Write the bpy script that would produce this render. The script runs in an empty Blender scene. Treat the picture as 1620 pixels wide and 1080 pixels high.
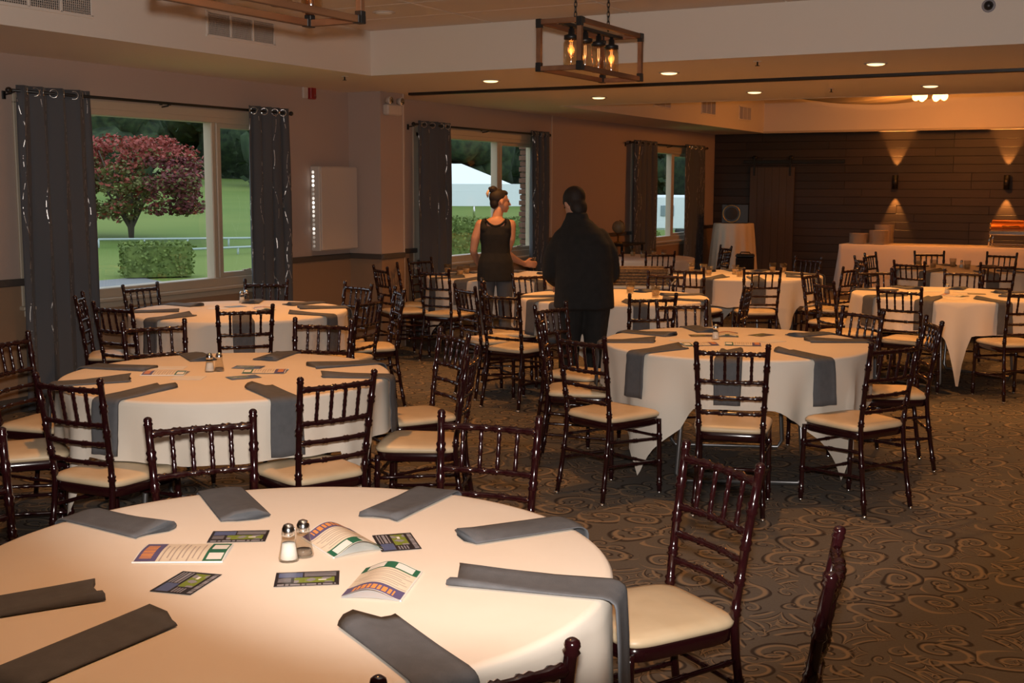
import bpy, math, random
from mathutils import Vector, Matrix
random.seed(7)
PI = math.pi
scene = bpy.context.scene
col = scene.collection

# ------------------------------------------------------------------ camera
F_PX, CX, CY, CAM_H = 1921.6, 810.0, 540.0, 1.70
YAW, PITCH, ROLL = 0.500067, 0.127162, 0.0032
_f = Vector((-math.sin(YAW)*math.cos(PITCH), math.cos(YAW)*math.cos(PITCH), -math.sin(PITCH)))
_r0 = Vector((math.cos(YAW), math.sin(YAW), 0)); _u0 = _r0.cross(_f)
_r = _r0*math.cos(ROLL) + _u0*math.sin(ROLL)
_u = -_r0*math.sin(ROLL) + _u0*math.cos(ROLL)
CAM = Vector((0, 0, CAM_H))
cam_data = bpy.data.cameras.new('camera')
cam = bpy.data.objects.new('camera', cam_data); col.objects.link(cam)
cam.matrix_world = Matrix(((_r.x, _u.x, -_f.x, 0), (_r.y, _u.y, -_f.y, 0), (_r.z, _u.z, -_f.z, CAM_H), (0, 0, 0, 1)))
cam_data.sensor_width = 36.0; cam_data.lens = F_PX/1620.0*36.0
cam_data.clip_start = 0.05; cam_data.clip_end = 400
scene.camera = cam

def ray(px, py): return _r*((px-CX)/F_PX) - _u*((py-CY)/F_PX) + _f
def at_z(px, py, z):
    d = ray(px, py); return CAM + d*((z-CAM_H)/d.z)
def at_x(px, py, x):
    d = ray(px, py); return CAM + d*(x/d.x)
def at_y(px, py, y):
    d = ray(px, py); return CAM + d*(y/d.y)

# ------------------------------------------------------------------ world, exposure
scene.view_settings.view_transform = 'Standard'
scene.view_settings.look = 'None'
scene.view_settings.exposure = 0.0
scene.view_settings.gamma = 1.0
scene.view_settings.use_curve_mapping = False
world = bpy.data.worlds.new('overcast_sky'); scene.world = world; world.use_nodes = True
bg = world.node_tree.nodes['Background']
bg.inputs['Color'].default_value = (0.80, 0.90, 1.0, 1); bg.inputs['Strength'].default_value = 1.55

def lamp(name, kind, loc, power, color, size=0.1, target=None, spot=None, blend=0.3):
    d = bpy.data.lights.new(name, kind); d.energy = power; d.color = color
    if kind in ('POINT', 'SPOT'): d.shadow_soft_size = size
    if kind == 'SPOT': d.spot_size = spot; d.spot_blend = blend
    o = bpy.data.objects.new(name, d); col.objects.link(o); o.location = loc
    if target is not None:
        v = Vector(target) - Vector(loc); o.rotation_euler = v.to_track_quat('-Z', 'Y').to_euler()
    return o
WARM = (1.0, 0.42, 0.11)
# the camera's own flash, sitting on the camera
FLASH = CAM + _u*0.10 + _f*0.02
lamp('camera_flash', 'SPOT', FLASH, 720, (1.0, 0.93, 0.86), 0.03, FLASH + _f*5 + _u*1.38, math.radians(69), 0.24)

# ------------------------------------------------------------------ mesh helpers
class MB:
    def __init__(s): s.v = []; s.f = []; s.m = []; s.sm = []
    def add(s, vs, fs, mi=0, smooth=True):
        o = len(s.v); s.v += [tuple(p) for p in vs]
        for f in fs: s.f.append(tuple(i+o for i in f)); s.m.append(mi); s.sm.append(smooth)
        return s
    def box(s, c, d, rz=0, mi=0, taper=1.0):
        hx, hy, hz = d[0]/2, d[1]/2, d[2]/2; cs, sn = math.cos(rz), math.sin(rz); vs = []
        for z in (-hz, hz):
            k = 1.0 if z < 0 else taper
            for x, y in ((-hx, -hy), (hx, -hy), (hx, hy), (-hx, hy)):
                x2, y2 = x*k, y*k
                vs.append((c[0]+x2*cs-y2*sn, c[1]+x2*sn+y2*cs, c[2]+z))
        return s.add(vs, [(3, 2, 1, 0), (4, 5, 6, 7), (0, 1, 5, 4), (1, 2, 6, 5), (2, 3, 7, 6), (3, 0, 4, 7)], mi, False)
    def bevbox(s, c, d, b, mi=0):
        # box with chamfered edges (24 vertices)
        vs = []; hx, hy, hz = d[0]/2, d[1]/2, d[2]/2
        prof = [(-hz, b), (-hz+b, 0), (hz-b, 0), (hz, b)]
        n = 8
        for z, i in prof:
            X, Y = hx-i, hy-i; q = b
            for x, y in ((-X+q, -Y), (X-q, -Y), (X, -Y+q), (X, Y-q), (X-q, Y), (-X+q, Y), (-X, Y-q), (-X, -Y+q)):
                vs.append((c[0]+x, c[1]+y, c[2]+z))
        fs = [tuple(reversed(range(8)))]
        for k in range(3):
            for i in range(n): fs.append((k*n+i, k*n+(i+1) % n, (k+1)*n+(i+1) % n, (k+1)*n+i))
        fs.append(tuple(range(24, 32)))
        return s.add(vs, fs, mi, False)
    def tube(s, path, rad, seg=8, mi=0, caps=True, closed=False):
        P = [Vector(p) for p in path]; n = len(P)
        if not hasattr(rad, '__len__'): rad = [rad]*n
        vs = []; up = None
        for i in range(n):
            a = P[i-1] if (i > 0 or closed) else P[i]; b = P[(i+1) % n] if (i < n-1 or closed) else P[i]
            t = (b-a)
            if t.length < 1e-9: t = Vector((0, 0, 1))
            t.normalize()
            if up is None:
                up = Vector((1, 0, 0)) if abs(t.x) < 0.9 else Vector((0, 1, 0))
            up = (up - t*up.dot(t)).normalized(); w = t.cross(up)
            for k in range(seg):
                a2 = 2*PI*k/seg; vs.append(P[i] + (up*math.cos(a2)+w*math.sin(a2))*rad[i])
        fs = []
        for i in range(n if closed else n-1):
            j = (i+1) % n
            for k in range(seg): fs.append((i*seg+k, i*seg+(k+1) % seg, j*seg+(k+1) % seg, j*seg+k))
        if caps and not closed:
            fs.append(tuple(reversed(range(seg)))); fs.append(tuple((n-1)*seg+k for k in range(seg)))
        return s.add(vs, fs, mi, True)
    def lathe(s, prof, seg=16, c=(0, 0, 0), mi=0, sx=1, sy=1):
        vs = []; n = len(prof)
        for r, z in prof:
            for k in range(seg):
                a = 2*PI*k/seg; vs.append((c[0]+r*sx*math.cos(a), c[1]+r*sy*math.sin(a), c[2]+z))
        fs = []
        for i in range(n-1):
            for k in range(seg): fs.append((i*seg+k, i*seg+(k+1) % seg, (i+1)*seg+(k+1) % seg, (i+1)*seg+k))
        if prof[0][0] > 1e-5: fs.append(tuple(reversed(range(seg))))
        if prof[-1][0] > 1e-5: fs.append(tuple((n-1)*seg+k for k in range(seg)))
        return s.add(vs, fs, mi, True)
    def ell(s, c, r, seg=16, rings=10, mi=0, rot=None):
        vs = []; c = Vector(c)
        for i in range(rings+1):
            t = PI*i/rings
            for k in range(seg):
                a = 2*PI*k/seg
                p = Vector((r[0]*math.sin(t)*math.cos(a), r[1]*math.sin(t)*math.sin(a), -r[2]*math.cos(t)))
                if rot is not None: p = rot @ p
                vs.append(c+p)
        fs = []
        for i in range(rings):
            for k in range(seg): fs.append((i*seg+k, i*seg+(k+1) % seg, (i+1)*seg+(k+1) % seg, (i+1)*seg+k))
        return s.add(vs, fs, mi, True)
    def grid(s, fn, nu, nv, mi=0, smooth=True, mfn=None):
        vs = [fn(i/nu, j/nv) for j in range(nv+1) for i in range(nu+1)]; o = len(s.v)
        s.v += [tuple(p) for p in vs]
        for j in range(nv):
            for i in range(nu):
                a = j*(nu+1)+i
                s.f.append((o+a, o+a+1, o+a+nu+2, o+a+nu+1)); s.sm.append(smooth)
                s.m.append(mfn((i+.5)/nu, (j+.5)/nv) if mfn else mi)
        return s
    def mesh(s, name, mats):
        me = bpy.data.meshes.new(name); me.from_pydata(s.v, [], s.f)
        for m in (mats if isinstance(mats, (list, tuple)) else [mats]): me.materials.append(m)
        me.polygons.foreach_set('material_index', s.m); me.polygons.foreach_set('use_smooth', s.sm)
        me.update(); return me

def link(name, me, parent=None, loc=(0, 0, 0), rz=0, rot=None):
    o = bpy.data.objects.new(name, me); col.objects.link(o); o.location = loc
    o.rotation_euler = rot if rot is not None else (0, 0, rz)
    if parent is not None: o.parent = parent
    return o
def part(name, mb, mats, parent=None, loc=(0, 0, 0), rz=0): return link(name, mb.mesh(name, mats), parent, loc, rz)
def tag(o, label, cat, group=None):
    o['label'] = label; o['category'] = cat
    if group: o['group'] = group
    return o
def thing(name, label, cat, loc=(0, 0, 0), rz=0, group=None):
    return tag(link(name, None, None, loc, rz), label, cat, group)
def struct(name, mb, mats):
    o = part(name, mb, mats); o['kind'] = 'structure'; return o

# ------------------------------------------------------------------ materials
def mat(name, color, rough=0.6, metal=0.0, spec=0.5, noise=None, bump=None, alpha=None, coat=0.0, sheen=0.0, trans=0.0):
    m = bpy.data.materials.new(name); m.use_nodes = True; nt = m.node_tree; b = nt.nodes['Principled BSDF']
    b.inputs['Base Color'].default_value = (*color, 1); b.inputs['Roughness'].default_value = rough
    b.inputs['Metallic'].default_value = metal; b.inputs['Specular IOR Level'].default_value = spec
    b.inputs['Coat Weight'].default_value = coat; b.inputs['Sheen Weight'].default_value = sheen
    b.inputs['Transmission Weight'].default_value = trans
    if noise or bump:
        tc = nt.nodes.new('ShaderNodeTexCoord')
    if noise:                                   # (scale, second colour, stretch)
        mp = nt.nodes.new('ShaderNodeMapping'); mp.inputs['Scale'].default_value = noise[2] if len(noise) > 2 else (1, 1, 1)
        nz = nt.nodes.new('ShaderNodeTexNoise'); nz.inputs['Scale'].default_value = noise[0]; nz.inputs['Detail'].default_value = 4
        mx = nt.nodes.new('ShaderNodeMix'); mx.data_type = 'RGBA'
        mx.inputs['A'].default_value = (*color, 1); mx.inputs['B'].default_value = (*noise[1], 1)
        rp = nt.nodes.new('ShaderNodeMapRange'); rp.inputs['From Min'].default_value = .35; rp.inputs['From Max'].default_value = .65
        nt.links.new(tc.outputs['Object'], mp.inputs['Vector']); nt.links.new(mp.outputs['Vector'], nz.inputs['Vector'])
        nt.links.new(nz.outputs['Fac'], rp.inputs['Value']); nt.links.new(rp.outputs['Result'], mx.inputs['Factor'])
        nt.links.new(mx.outputs['Result'], b.inputs['Base Color'])
    if bump:                                    # (scale, strength)
        n2 = nt.nodes.new('ShaderNodeTexNoise'); n2.inputs['Scale'].default_value = bump[0]; n2.inputs['Detail'].default_value = 3
        bp = nt.nodes.new('ShaderNodeBump'); bp.inputs['Strength'].default_value = bump[1]; bp.inputs['Distance'].default_value = 0.01
        nt.links.new(tc.outputs['Object'], n2.inputs['Vector']); nt.links.new(n2.outputs['Fac'], bp.inputs['Height'])
        nt.links.new(bp.outputs['Normal'], b.inputs['Normal'])
    return m
def emit(name, color, strength):
    m = bpy.data.materials.new(name); m.use_nodes = True; b = m.node_tree.nodes['Principled BSDF']
    b.inputs['Base Color'].default_value = (*color, 1); b.inputs['Emission Color'].default_value = (*color, 1)
    b.inputs['Emission Strength'].default_value = strength; return m
def clear(name, tint, gloss=0.08, rough=0.03):
    m = bpy.data.materials.new(name); m.use_nodes = True; nt = m.node_tree; nt.nodes.clear()
    o = nt.nodes.new('ShaderNodeOutputMaterial'); t = nt.nodes.new('ShaderNodeBsdfTransparent'); g = nt.nodes.new('ShaderNodeBsdfGlossy')
    t.inputs['Color'].default_value = (*tint, 1); g.inputs['Roughness'].default_value = rough
    lw = nt.nodes.new('ShaderNodeLayerWeight'); lw.inputs['Blend'].default_value = 0.5
    pw = nt.nodes.new('ShaderNodeMath'); pw.operation = 'POWER'; pw.inputs[1].default_value = 4.0
    fr = nt.nodes.new('ShaderNodeMath'); fr.operation = 'MULTIPLY_ADD'; fr.inputs[1].default_value = 0.6; fr.inputs[2].default_value = gloss*.55
    nt.links.new(lw.outputs['Facing'], pw.inputs[0]); nt.links.new(pw.outputs[0], fr.inputs[0])
    mx = nt.nodes.new('ShaderNodeMixShader')
    nt.links.new(fr.outputs[0], mx.inputs[0]); nt.links.new(t.outputs[0], mx.inputs[1]); nt.links.new(g.outputs[0], mx.inputs[2])
    nt.links.new(mx.outputs[0], o.inputs[0]); return m

M_wall = mat('wall_paint', (0.46, 0.355, 0.305), 0.75, bump=(60, 0.05))
M_wains = mat('wainscot_paint', (0.31, 0.195, 0.12), 0.6, bump=(60, 0.04))
M_ceil = mat('ceiling_paint', (0.74, 0.66, 0.585), 0.85, bump=(80, 0.05))
M_tile = mat('ceiling_tile', (0.66, 0.58, 0.52), 0.9, bump=(140, 0.2))
M_rail = mat('chair_rail_paint', (0.075, 0.062, 0.055), 0.45)
M_frame = mat('window_cream', (0.50, 0.42, 0.32), 0.45)
M_pane = clear('window_glass', (0.95, 0.98, 0.97), 0.09, 0.01)
M_black = mat('black_metal', (0.012, 0.011, 0.011), 0.4)
M_chrome = mat('chrome', (0.75, 0.74, 0.72), 0.18, 1.0)
M_steel = mat('grey_steel', (0.35, 0.35, 0.36), 0.35, 0.9)
M_mahog = mat('mahogany_resin', (0.020, 0.0035, 0.0045), 0.16, spec=0.6, coat=0.3)
M_seat = mat('ivory_vinyl', (0.70, 0.55, 0.36), 0.42, noise=(9, (0.64, 0.49, 0.31)))
M_linen = mat('ivory_linen', (0.83, 0.74, 0.64), 0.8, noise=(2.2, (0.80, 0.70, 0.59)), bump=(7, 0.10))
M_linen2 = mat('champagne_linen', (0.62, 0.50, 0.36), 0.7, bump=(9, 0.1))
M_nap = mat('grey_napkin', (0.105, 0.106, 0.115), 0.85, noise=(30, (0.09, 0.092, 0.10)), bump=(300, 0.15))
M_glass = clear('tumbler_glass', (0.90, 0.88, 0.84), 0.16, 0.03)
M_salt = mat('salt', (0.85, 0.85, 0.84), 0.8)
M_pepper = mat('pepper', (0.20, 0.15, 0.11), 0.9)
M_white = mat('white_paint', (0.60, 0.52, 0.46), 0.5)
M_paper = mat('paper', (0.82, 0.80, 0.76), 0.55)
M_cream = mat('cream_print', (0.78, 0.68, 0.54), 0.5)
M_purple = mat('purple_print', (0.12, 0.10, 0.22), 0.45)
M_green = mat('green_print', (0.02, 0.14, 0.075), 0.45)
M_orange = mat('orange_print', (0.80, 0.32, 0.09), 0.5)
M_ink = mat('ink_lines', (0.46, 0.37, 0.31), 0.5)
M_card = mat('card_black', (0.022, 0.018, 0.022), 0.3)
M_lime = mat('card_lime', (0.21, 0.27, 0.035), 0.35)
M_cardgrey = mat('card_grey', (0.30, 0.29, 0.32), 0.35)
M_cardblue = mat('card_blue', (0.10, 0.13, 0.26), 0.35)
M_wood = mat('lantern_wood', (0.20, 0.085, 0.036), 0.6, noise=(14, (0.13, 0.05, 0.02), (1, .15, 1)))
M_amber = clear('jar_glass', (0.99, 0.87, 0.70), 0.30, 0.12)
M_bulb = emit('bulb_filament', (1.0, 0.66, 0.36), 0.9)
M_bulbglass = clear('bulb_glass', (1.0, 0.85, 0.65), 0.12)
M_led = emit('downlight_glow', (1.0, 0.66, 0.30), 2.6)
M_ledoff = mat('downlight_lens', (0.75, 0.70, 0.64), 0.5)
M_globe = emit('chandelier_bulb', (1.0, 0.55, 0.18), 5.0)
M_red = mat('alarm_red', (0.28, 0.02, 0.018), 0.35)
M_wicker = mat('wicker', (0.25, 0.165, 0.095), 0.8, noise=(60, (0.14, 0.09, 0.05)), bump=(120, 0.6))
M_copper = mat('copper_lid', (0.75, 0.27, 0.10), 0.22, 1.0)
M_plate = mat('ivory_china', (0.72, 0.58, 0.44), 0.35)
M_fabric = mat('ceiling_drape', (0.75, 0.62, 0.45), 0.8)
M_door = mat('barn_door_wood', (0.095, 0.066, 0.050), 0.6, noise=(10, (0.080, 0.055, 0.042), (1, 1, .1)))
M_brass = mat('brass', (0.45, 0.28, 0.10), 0.35, 1.0)
M_skin = mat('skin', (0.56, 0.29, 0.19), 0.5)
M_hair = mat('dark_hair', (0.016, 0.010, 0.008), 0.7)
M_blackcloth = mat('black_cloth', (0.011, 0.0105, 0.011), 0.9, noise=(20, (0.016, 0.015, 0.015)))
M_greycloth = mat('grey_trousers', (0.10, 0.10, 0.11), 0.9)
M_clip = mat('hair_clip', (0.62, 0.45, 0.33), 0.4)
M_brick = mat('brick_red', (0.22, 0.10, 0.065), 0.85, noise=(12, (0.15, 0.075, 0.05)))
M_extwall = mat('exterior_wall', (0.25, 0.2, 0.17), 0.9)

def plank_mat():
    m = mat('plank_wood', (0.055, 0.035, 0.024), 0.55); nt = m.node_tree; b = nt.nodes['Principled BSDF']
    oi = nt.nodes.new('ShaderNodeObjectInfo'); tc = nt.nodes.new('ShaderNodeTexCoord')
    mp = nt.nodes.new('ShaderNodeMapping'); mp.inputs['Scale'].default_value = (1.2, 20, 20)
    nz = nt.nodes.new('ShaderNodeTexNoise'); nz.inputs['Scale'].default_value = 2.5; nz.inputs['Detail'].default_value = 5
    rp = nt.nodes.new('ShaderNodeValToRGB')
    rp.color_ramp.elements[0].color = (0.018, 0.0115, 0.0085, 1); rp.color_ramp.elements[1].color = (0.052, 0.034, 0.025, 1)
    ad = nt.nodes.new('ShaderNodeMath'); ad.operation = 'MULTIPLY_ADD'; ad.inputs[1].default_value = 0.6
    sc = nt.nodes.new('ShaderNodeMath'); sc.operation = 'MULTIPLY'; sc.inputs[1].default_value = 0.45
    L = nt.links.new
    L(tc.outputs['Object'], mp.inputs['Vector']); L(mp.outputs['Vector'], nz.inputs['Vector'])
    L(oi.outputs['Random'], ad.inputs[0]); L(nz.outputs['Fac'], sc.inputs[0]); L(sc.outputs[0], ad.inputs[2])
    L(ad.outputs[0], rp.inputs['Fac']); L(rp.outputs['Color'], b.inputs['Base Color'])
    return m
M_plank = plank_mat()

def curtain_mat():
    m = mat('curtain_grey', (0.082, 0.082, 0.092), 0.75, sheen=0.1); nt = m.node_tree; b = nt.nodes['Principled BSDF']; L = nt.links.new
    tc = nt.nodes.new('ShaderNodeTexCoord'); sp = nt.nodes.new('ShaderNodeSeparateXYZ'); L(tc.outputs['Object'], sp.inputs[0])
    def mth(op, a, bb=None, c=None):
        n = nt.nodes.new('ShaderNodeMath'); n.operation = op
        for i, q in enumerate((a, bb, c)):
            if q is None: continue
            if isinstance(q, (int, float)): n.inputs[i].default_value = q
            else: L(q, n.inputs[i])
        return n.outputs[0]
    y, z = sp.outputs['Y'], sp.outputs['Z']
    def line(ph, freq, off):
        w = mth('SINE', mth('MULTIPLY_ADD', z, freq, ph)); u = mth('MULTIPLY_ADD', y, 5.2, mth('MULTIPLY_ADD', w, 0.16, off))
        d = mth('ABSOLUTE', mth('SUBTRACT', mth('FRACT', u), 0.5)); return mth('LESS_THAN', d, 0.011)
    a = mth('MAXIMUM', line(0, 7.5, 0), line(2.6, 7.5, 0.1))
    nz = nt.nodes.new('ShaderNodeTexNoise'); nz.inputs['Scale'].default_value = 26; L(tc.outputs['Object'], nz.inputs['Vector'])
    n2 = nt.nodes.new('ShaderNodeTexNoise'); n2.inputs['Scale'].default_value = 4; L(tc.outputs['Object'], n2.inputs['Vector'])
    f = mth('MULTIPLY', a, mth('MULTIPLY', mth('GREATER_THAN', nz.outputs['Fac'], 0.46), mth('GREATER_THAN', n2.outputs['Fac'], 0.42)))
    mx = nt.nodes.new('ShaderNodeMix'); mx.data_type = 'RGBA'; mx.inputs['A'].default_value = (0.082, 0.082, 0.092, 1); mx.inputs['B'].default_value = (0.55, 0.52, 0.5, 1)
    L(f, mx.inputs['Factor']); L(mx.outputs['Result'], b.inputs['Base Color'])
    L(mth('MULTIPLY', f, 0.8), b.inputs['Metallic']); L(mth('MULTIPLY_ADD', f, -0.4, 0.75), b.inputs['Roughness'])
    return m
M_curtain = curtain_mat()

def carpet_mat():
    m = mat('scroll_carpet', (0.13, 0.115, 0.095), 0.95, spec=0.1); nt = m.node_tree; b = nt.nodes['Principled BSDF']; L = nt.links.new
    tc = nt.nodes.new('ShaderNodeTexCoord')
    def mth(op, a, bb=None, c=None):
        n = nt.nodes.new('ShaderNodeMath'); n.operation = op
        for i, q in enumerate((a, bb, c)):
            if q is None: continue
            if isinstance(q, (int, float)): n.inputs[i].default_value = q
            else: L(q, n.inputs[i])
        return n.outputs[0]
    def vm(op, a, bb):
        n = nt.nodes.new('ShaderNodeVectorMath'); n.operation = op
        for i, q in enumerate((a, bb)):
            if isinstance(q, tuple): n.inputs[i].default_value = q
            else: L(q, n.inputs[i])
        return n.outputs[0]
    def band(x, lo, hi, soft=0.05):
        n = nt.nodes.new('ShaderNodeMapRange'); n.interpolation_type = 'SMOOTHSTEP'
        L(x, n.inputs['Value']); n.inputs['From Min'].default_value = lo-soft; n.inputs['From Max'].default_value = lo+soft
        n3 = nt.nodes.new('ShaderNodeMapRange'); n3.interpolation_type = 'SMOOTHSTEP'
        L(x, n3.inputs['Value']); n3.inputs['From Min'].default_value = hi-soft; n3.inputs['From Max'].default_value = hi+soft
        return mth('SUBTRACT', n.outputs['Result'], n3.outputs['Result'])
    wz = nt.nodes.new('ShaderNodeTexNoise'); wz.inputs['Scale'].default_value = 2.2; wz.inputs['Detail'].default_value = 1
    L(tc.outputs['Object'], wz.inputs['Vector'])
    warp = vm('MULTIPLY', vm('SUBTRACT', wz.outputs['Color'], (0.5, 0.5, 0.5)), (0.22, 0.22, 0.0))
    base = vm('MULTIPLY', vm('ADD', tc.outputs['Object'], warp), (1, 1, 0.0))
    tans, darks = [], []
    for scale, rnd, off, rmax, turns in ((3.8, 0.55, (0, 0, 0), 0.50, 3.4), (6.6, 0.9, (3.7, 1.3, 0), 0.36, 2.6)):
        p = vm('ADD', vm('MULTIPLY', base, (scale, scale, 0)), off)
        vo = nt.nodes.new('ShaderNodeTexVoronoi'); vo.voronoi_dimensions = '2D'; vo.inputs['Scale'].default_value = 1.0; vo.inputs['Randomness'].default_value = rnd
        L(p, vo.inputs['Vector'])
        d = vm('SUBTRACT', p, vo.outputs['Position']); sp = nt.nodes.new('ShaderNodeSeparateXYZ'); L(d, sp.inputs[0])
        r = vo.outputs['Distance']; th = mth('ARCTAN2', sp.outputs['Y'], sp.outputs['X'])
        sc = nt.nodes.new('ShaderNodeSeparateColor'); L(vo.outputs['Color'], sc.inputs[0])
        sg = mth('SUBTRACT', mth('MULTIPLY', mth('GREATER_THAN', sc.outputs[0], 0.5), 2.0), 1.0)
        ph = mth('FRACT', mth('ADD', mth('MULTIPLY', mth('SQRT', r), turns), mth('ADD', mth('MULTIPLY', mth('MULTIPLY', th, sg), 0.15915), sc.outputs[1])))
        # concave diamond rings in some cells
        dm = mth('ADD', mth('SQRT', mth('ABSOLUTE', sp.outputs['X'])), mth('SQRT', mth('ABSOLUTE', sp.outputs['Y'])))
        ph2 = mth('FRACT', mth('MULTIPLY', dm, 3.2))
        isd = mth('GREATER_THAN', sc.outputs[2], 0.72)
        phs = mth('ADD', mth('MULTIPLY', ph, mth('SUBTRACT', 1.0, isd)), mth('MULTIPLY', ph2, isd))
        mask = mth('MULTIPLY', mth('LESS_THAN', r, rmax), mth('GREATER_THAN', r, 0.03))
        wv = nt.nodes.new('ShaderNodeTexNoise'); wv.inputs['Scale'].default_value = 1.3; L(p, wv.inputs['Vector'])
        mask = mth('MULTIPLY', mask, mth('GREATER_THAN', wv.outputs['Fac'], 0.36))
        tans.append(mth('MULTIPLY', band(phs, 0.30, 0.50), mask)); darks.append(mth('MULTIPLY', band(phs, 0.56, 0.72), mask))
    tan = mth('MAXIMUM', tans[0], mth('MULTIPLY', tans[1], 0.75)); dark = mth('MAXIMUM', darks[0], darks[1])
    nz = nt.nodes.new('ShaderNodeTexNoise'); nz.inputs['Scale'].default_value = 90; L(tc.outputs['Object'], nz.inputs['Vector'])
    m1 = nt.nodes.new('ShaderNodeMix'); m1.data_type = 'RGBA'; m1.inputs['A'].default_value = (0.112, 0.103, 0.094, 1); m1.inputs['B'].default_value = (0.155, 0.142, 0.128, 1)
    L(nz.outputs['Fac'], m1.inputs['Factor'])
    m2 = nt.nodes.new('ShaderNodeMix'); m2.data_type = 'RGBA'; m2.inputs['B'].default_value = (0.030, 0.022, 0.020, 1); L(m1.outputs['Result'], m2.inputs['A']); L(mth('MULTIPLY', dark, 0.8), m2.inputs['Factor'])
    m3 = nt.nodes.new('ShaderNodeMix'); m3.data_type = 'RGBA'; m3.inputs['B'].default_value = (0.33, 0.25, 0.165, 1); L(m2.outputs['Result'], m3.inputs['A']); L(mth('MULTIPLY', tan, 0.68), m3.inputs['Factor'])
    L(m3.outputs['Result'], b.inputs['Base Color'])
    bp = nt.nodes.new('ShaderNodeBump'); bp.inputs['Strength'].default_value = 0.25; bp.inputs['Distance'].default_value = 0.004
    n9 = nt.nodes.new('ShaderNodeTexNoise'); n9.inputs['Scale'].default_value = 350; L(tc.outputs['Object'], n9.inputs['Vector'])
    L(n9.outputs['Fac'], bp.inputs['Height']); L(bp.outputs['Normal'], b.inputs['Normal'])
    return m
M_carpet = carpet_mat()

# ------------------------------------------------------------------ room shell
WX, YF, CZ = -7.588, 21.66, 2.65            # window wall, plank wall, soffit height
XR, YB = 6.0, -4.0                          # walls that close the room out of the picture
TH = 0.14
mb = MB(); mb.box(((WX+XR)/2, (YB+YF)/2, -0.06), (XR-WX+.4, YF-YB+.4, 0.12)); struct('floor', mb, M_carpet)

WINS = [(6.26, 9.22, 8.30, 8.46), (11.60, 14.56, 13.48, 13.66), (17.80, 20.95, 19.50, 19.68)]
WZ0, WZ1 = 0.79, 2.31
mb = MB()
def wbox(b, y0, y1, z0, z1, x0=WX-TH, x1=WX): b.box(((x0+x1)/2, (y0+y1)/2, (z0+z1)/2), (x1-x0, y1-y0, z1-z0))
ys = [YB-.2] + [v for w in WINS for v in w[:2]] + [YF+.2]
for i in range(0, len(ys), 2): wbox(mb, ys[i], ys[i+1], 0, 3.6)
for w in WINS: wbox(mb, w[0], w[1], 0, WZ0); wbox(mb, w[0], w[1], WZ1, 3.6)
wall_left = struct('wall_left', mb, M_wall)
# pilaster
PX, PY0, PY1 = -7.188, 10.35, 10.76
mb = MB(); wbox(mb, PY0, PY1, 0, CZ, WX, PX); struct('trim_1', mb, M_wall)
mb = MB(); wbox(mb, PY1-.006, PY1+.014, 0.0, CZ, PX-.02, PX+.006); wbox(mb, 14.99, 15.02, 0, CZ, WX, WX+.006); struct('trim_2', mb, M_white)
# painted wainscot and chair rail
mb = MB(); e = 0.006
for i in range(0, len(ys), 2): wbox(mb, max(ys[i], YB), min(ys[i+1], YF), 0, 0.95, WX, WX+e)
for w in WINS: wbox(mb, w[0], w[1], 0, WZ0-.02, WX, WX+e)
wbox(mb, PY0-e, PY1, 0, 0.95, WX, PX+e)
struct('trim_3', mb, M_wains)
mb = MB()
for i in range(0, len(ys), 2):
    mb.bevbox((WX+.014, (max(ys[i], YB)+min(ys[i+1], YF))/2, 0.975), (0.03, min(ys[i+1], YF)-max(ys[i], YB), 0.055), 0.006)
mb.bevbox(((WX+PX)/2, PY0-.012, 0.975), (PX-WX+.05, 0.03, 0.055), 0.006); mb.bevbox((PX+.012, (PY0+PY1)/2, 0.975), (0.03, PY1-PY0, 0.055), 0.006)
struct('trim_4', mb, M_rail)
mb = MB(); wbox(mb, YB, YF, 0, 0.11, WX, WX+.02); struct('baseboard_left', mb, M_rail)

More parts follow.
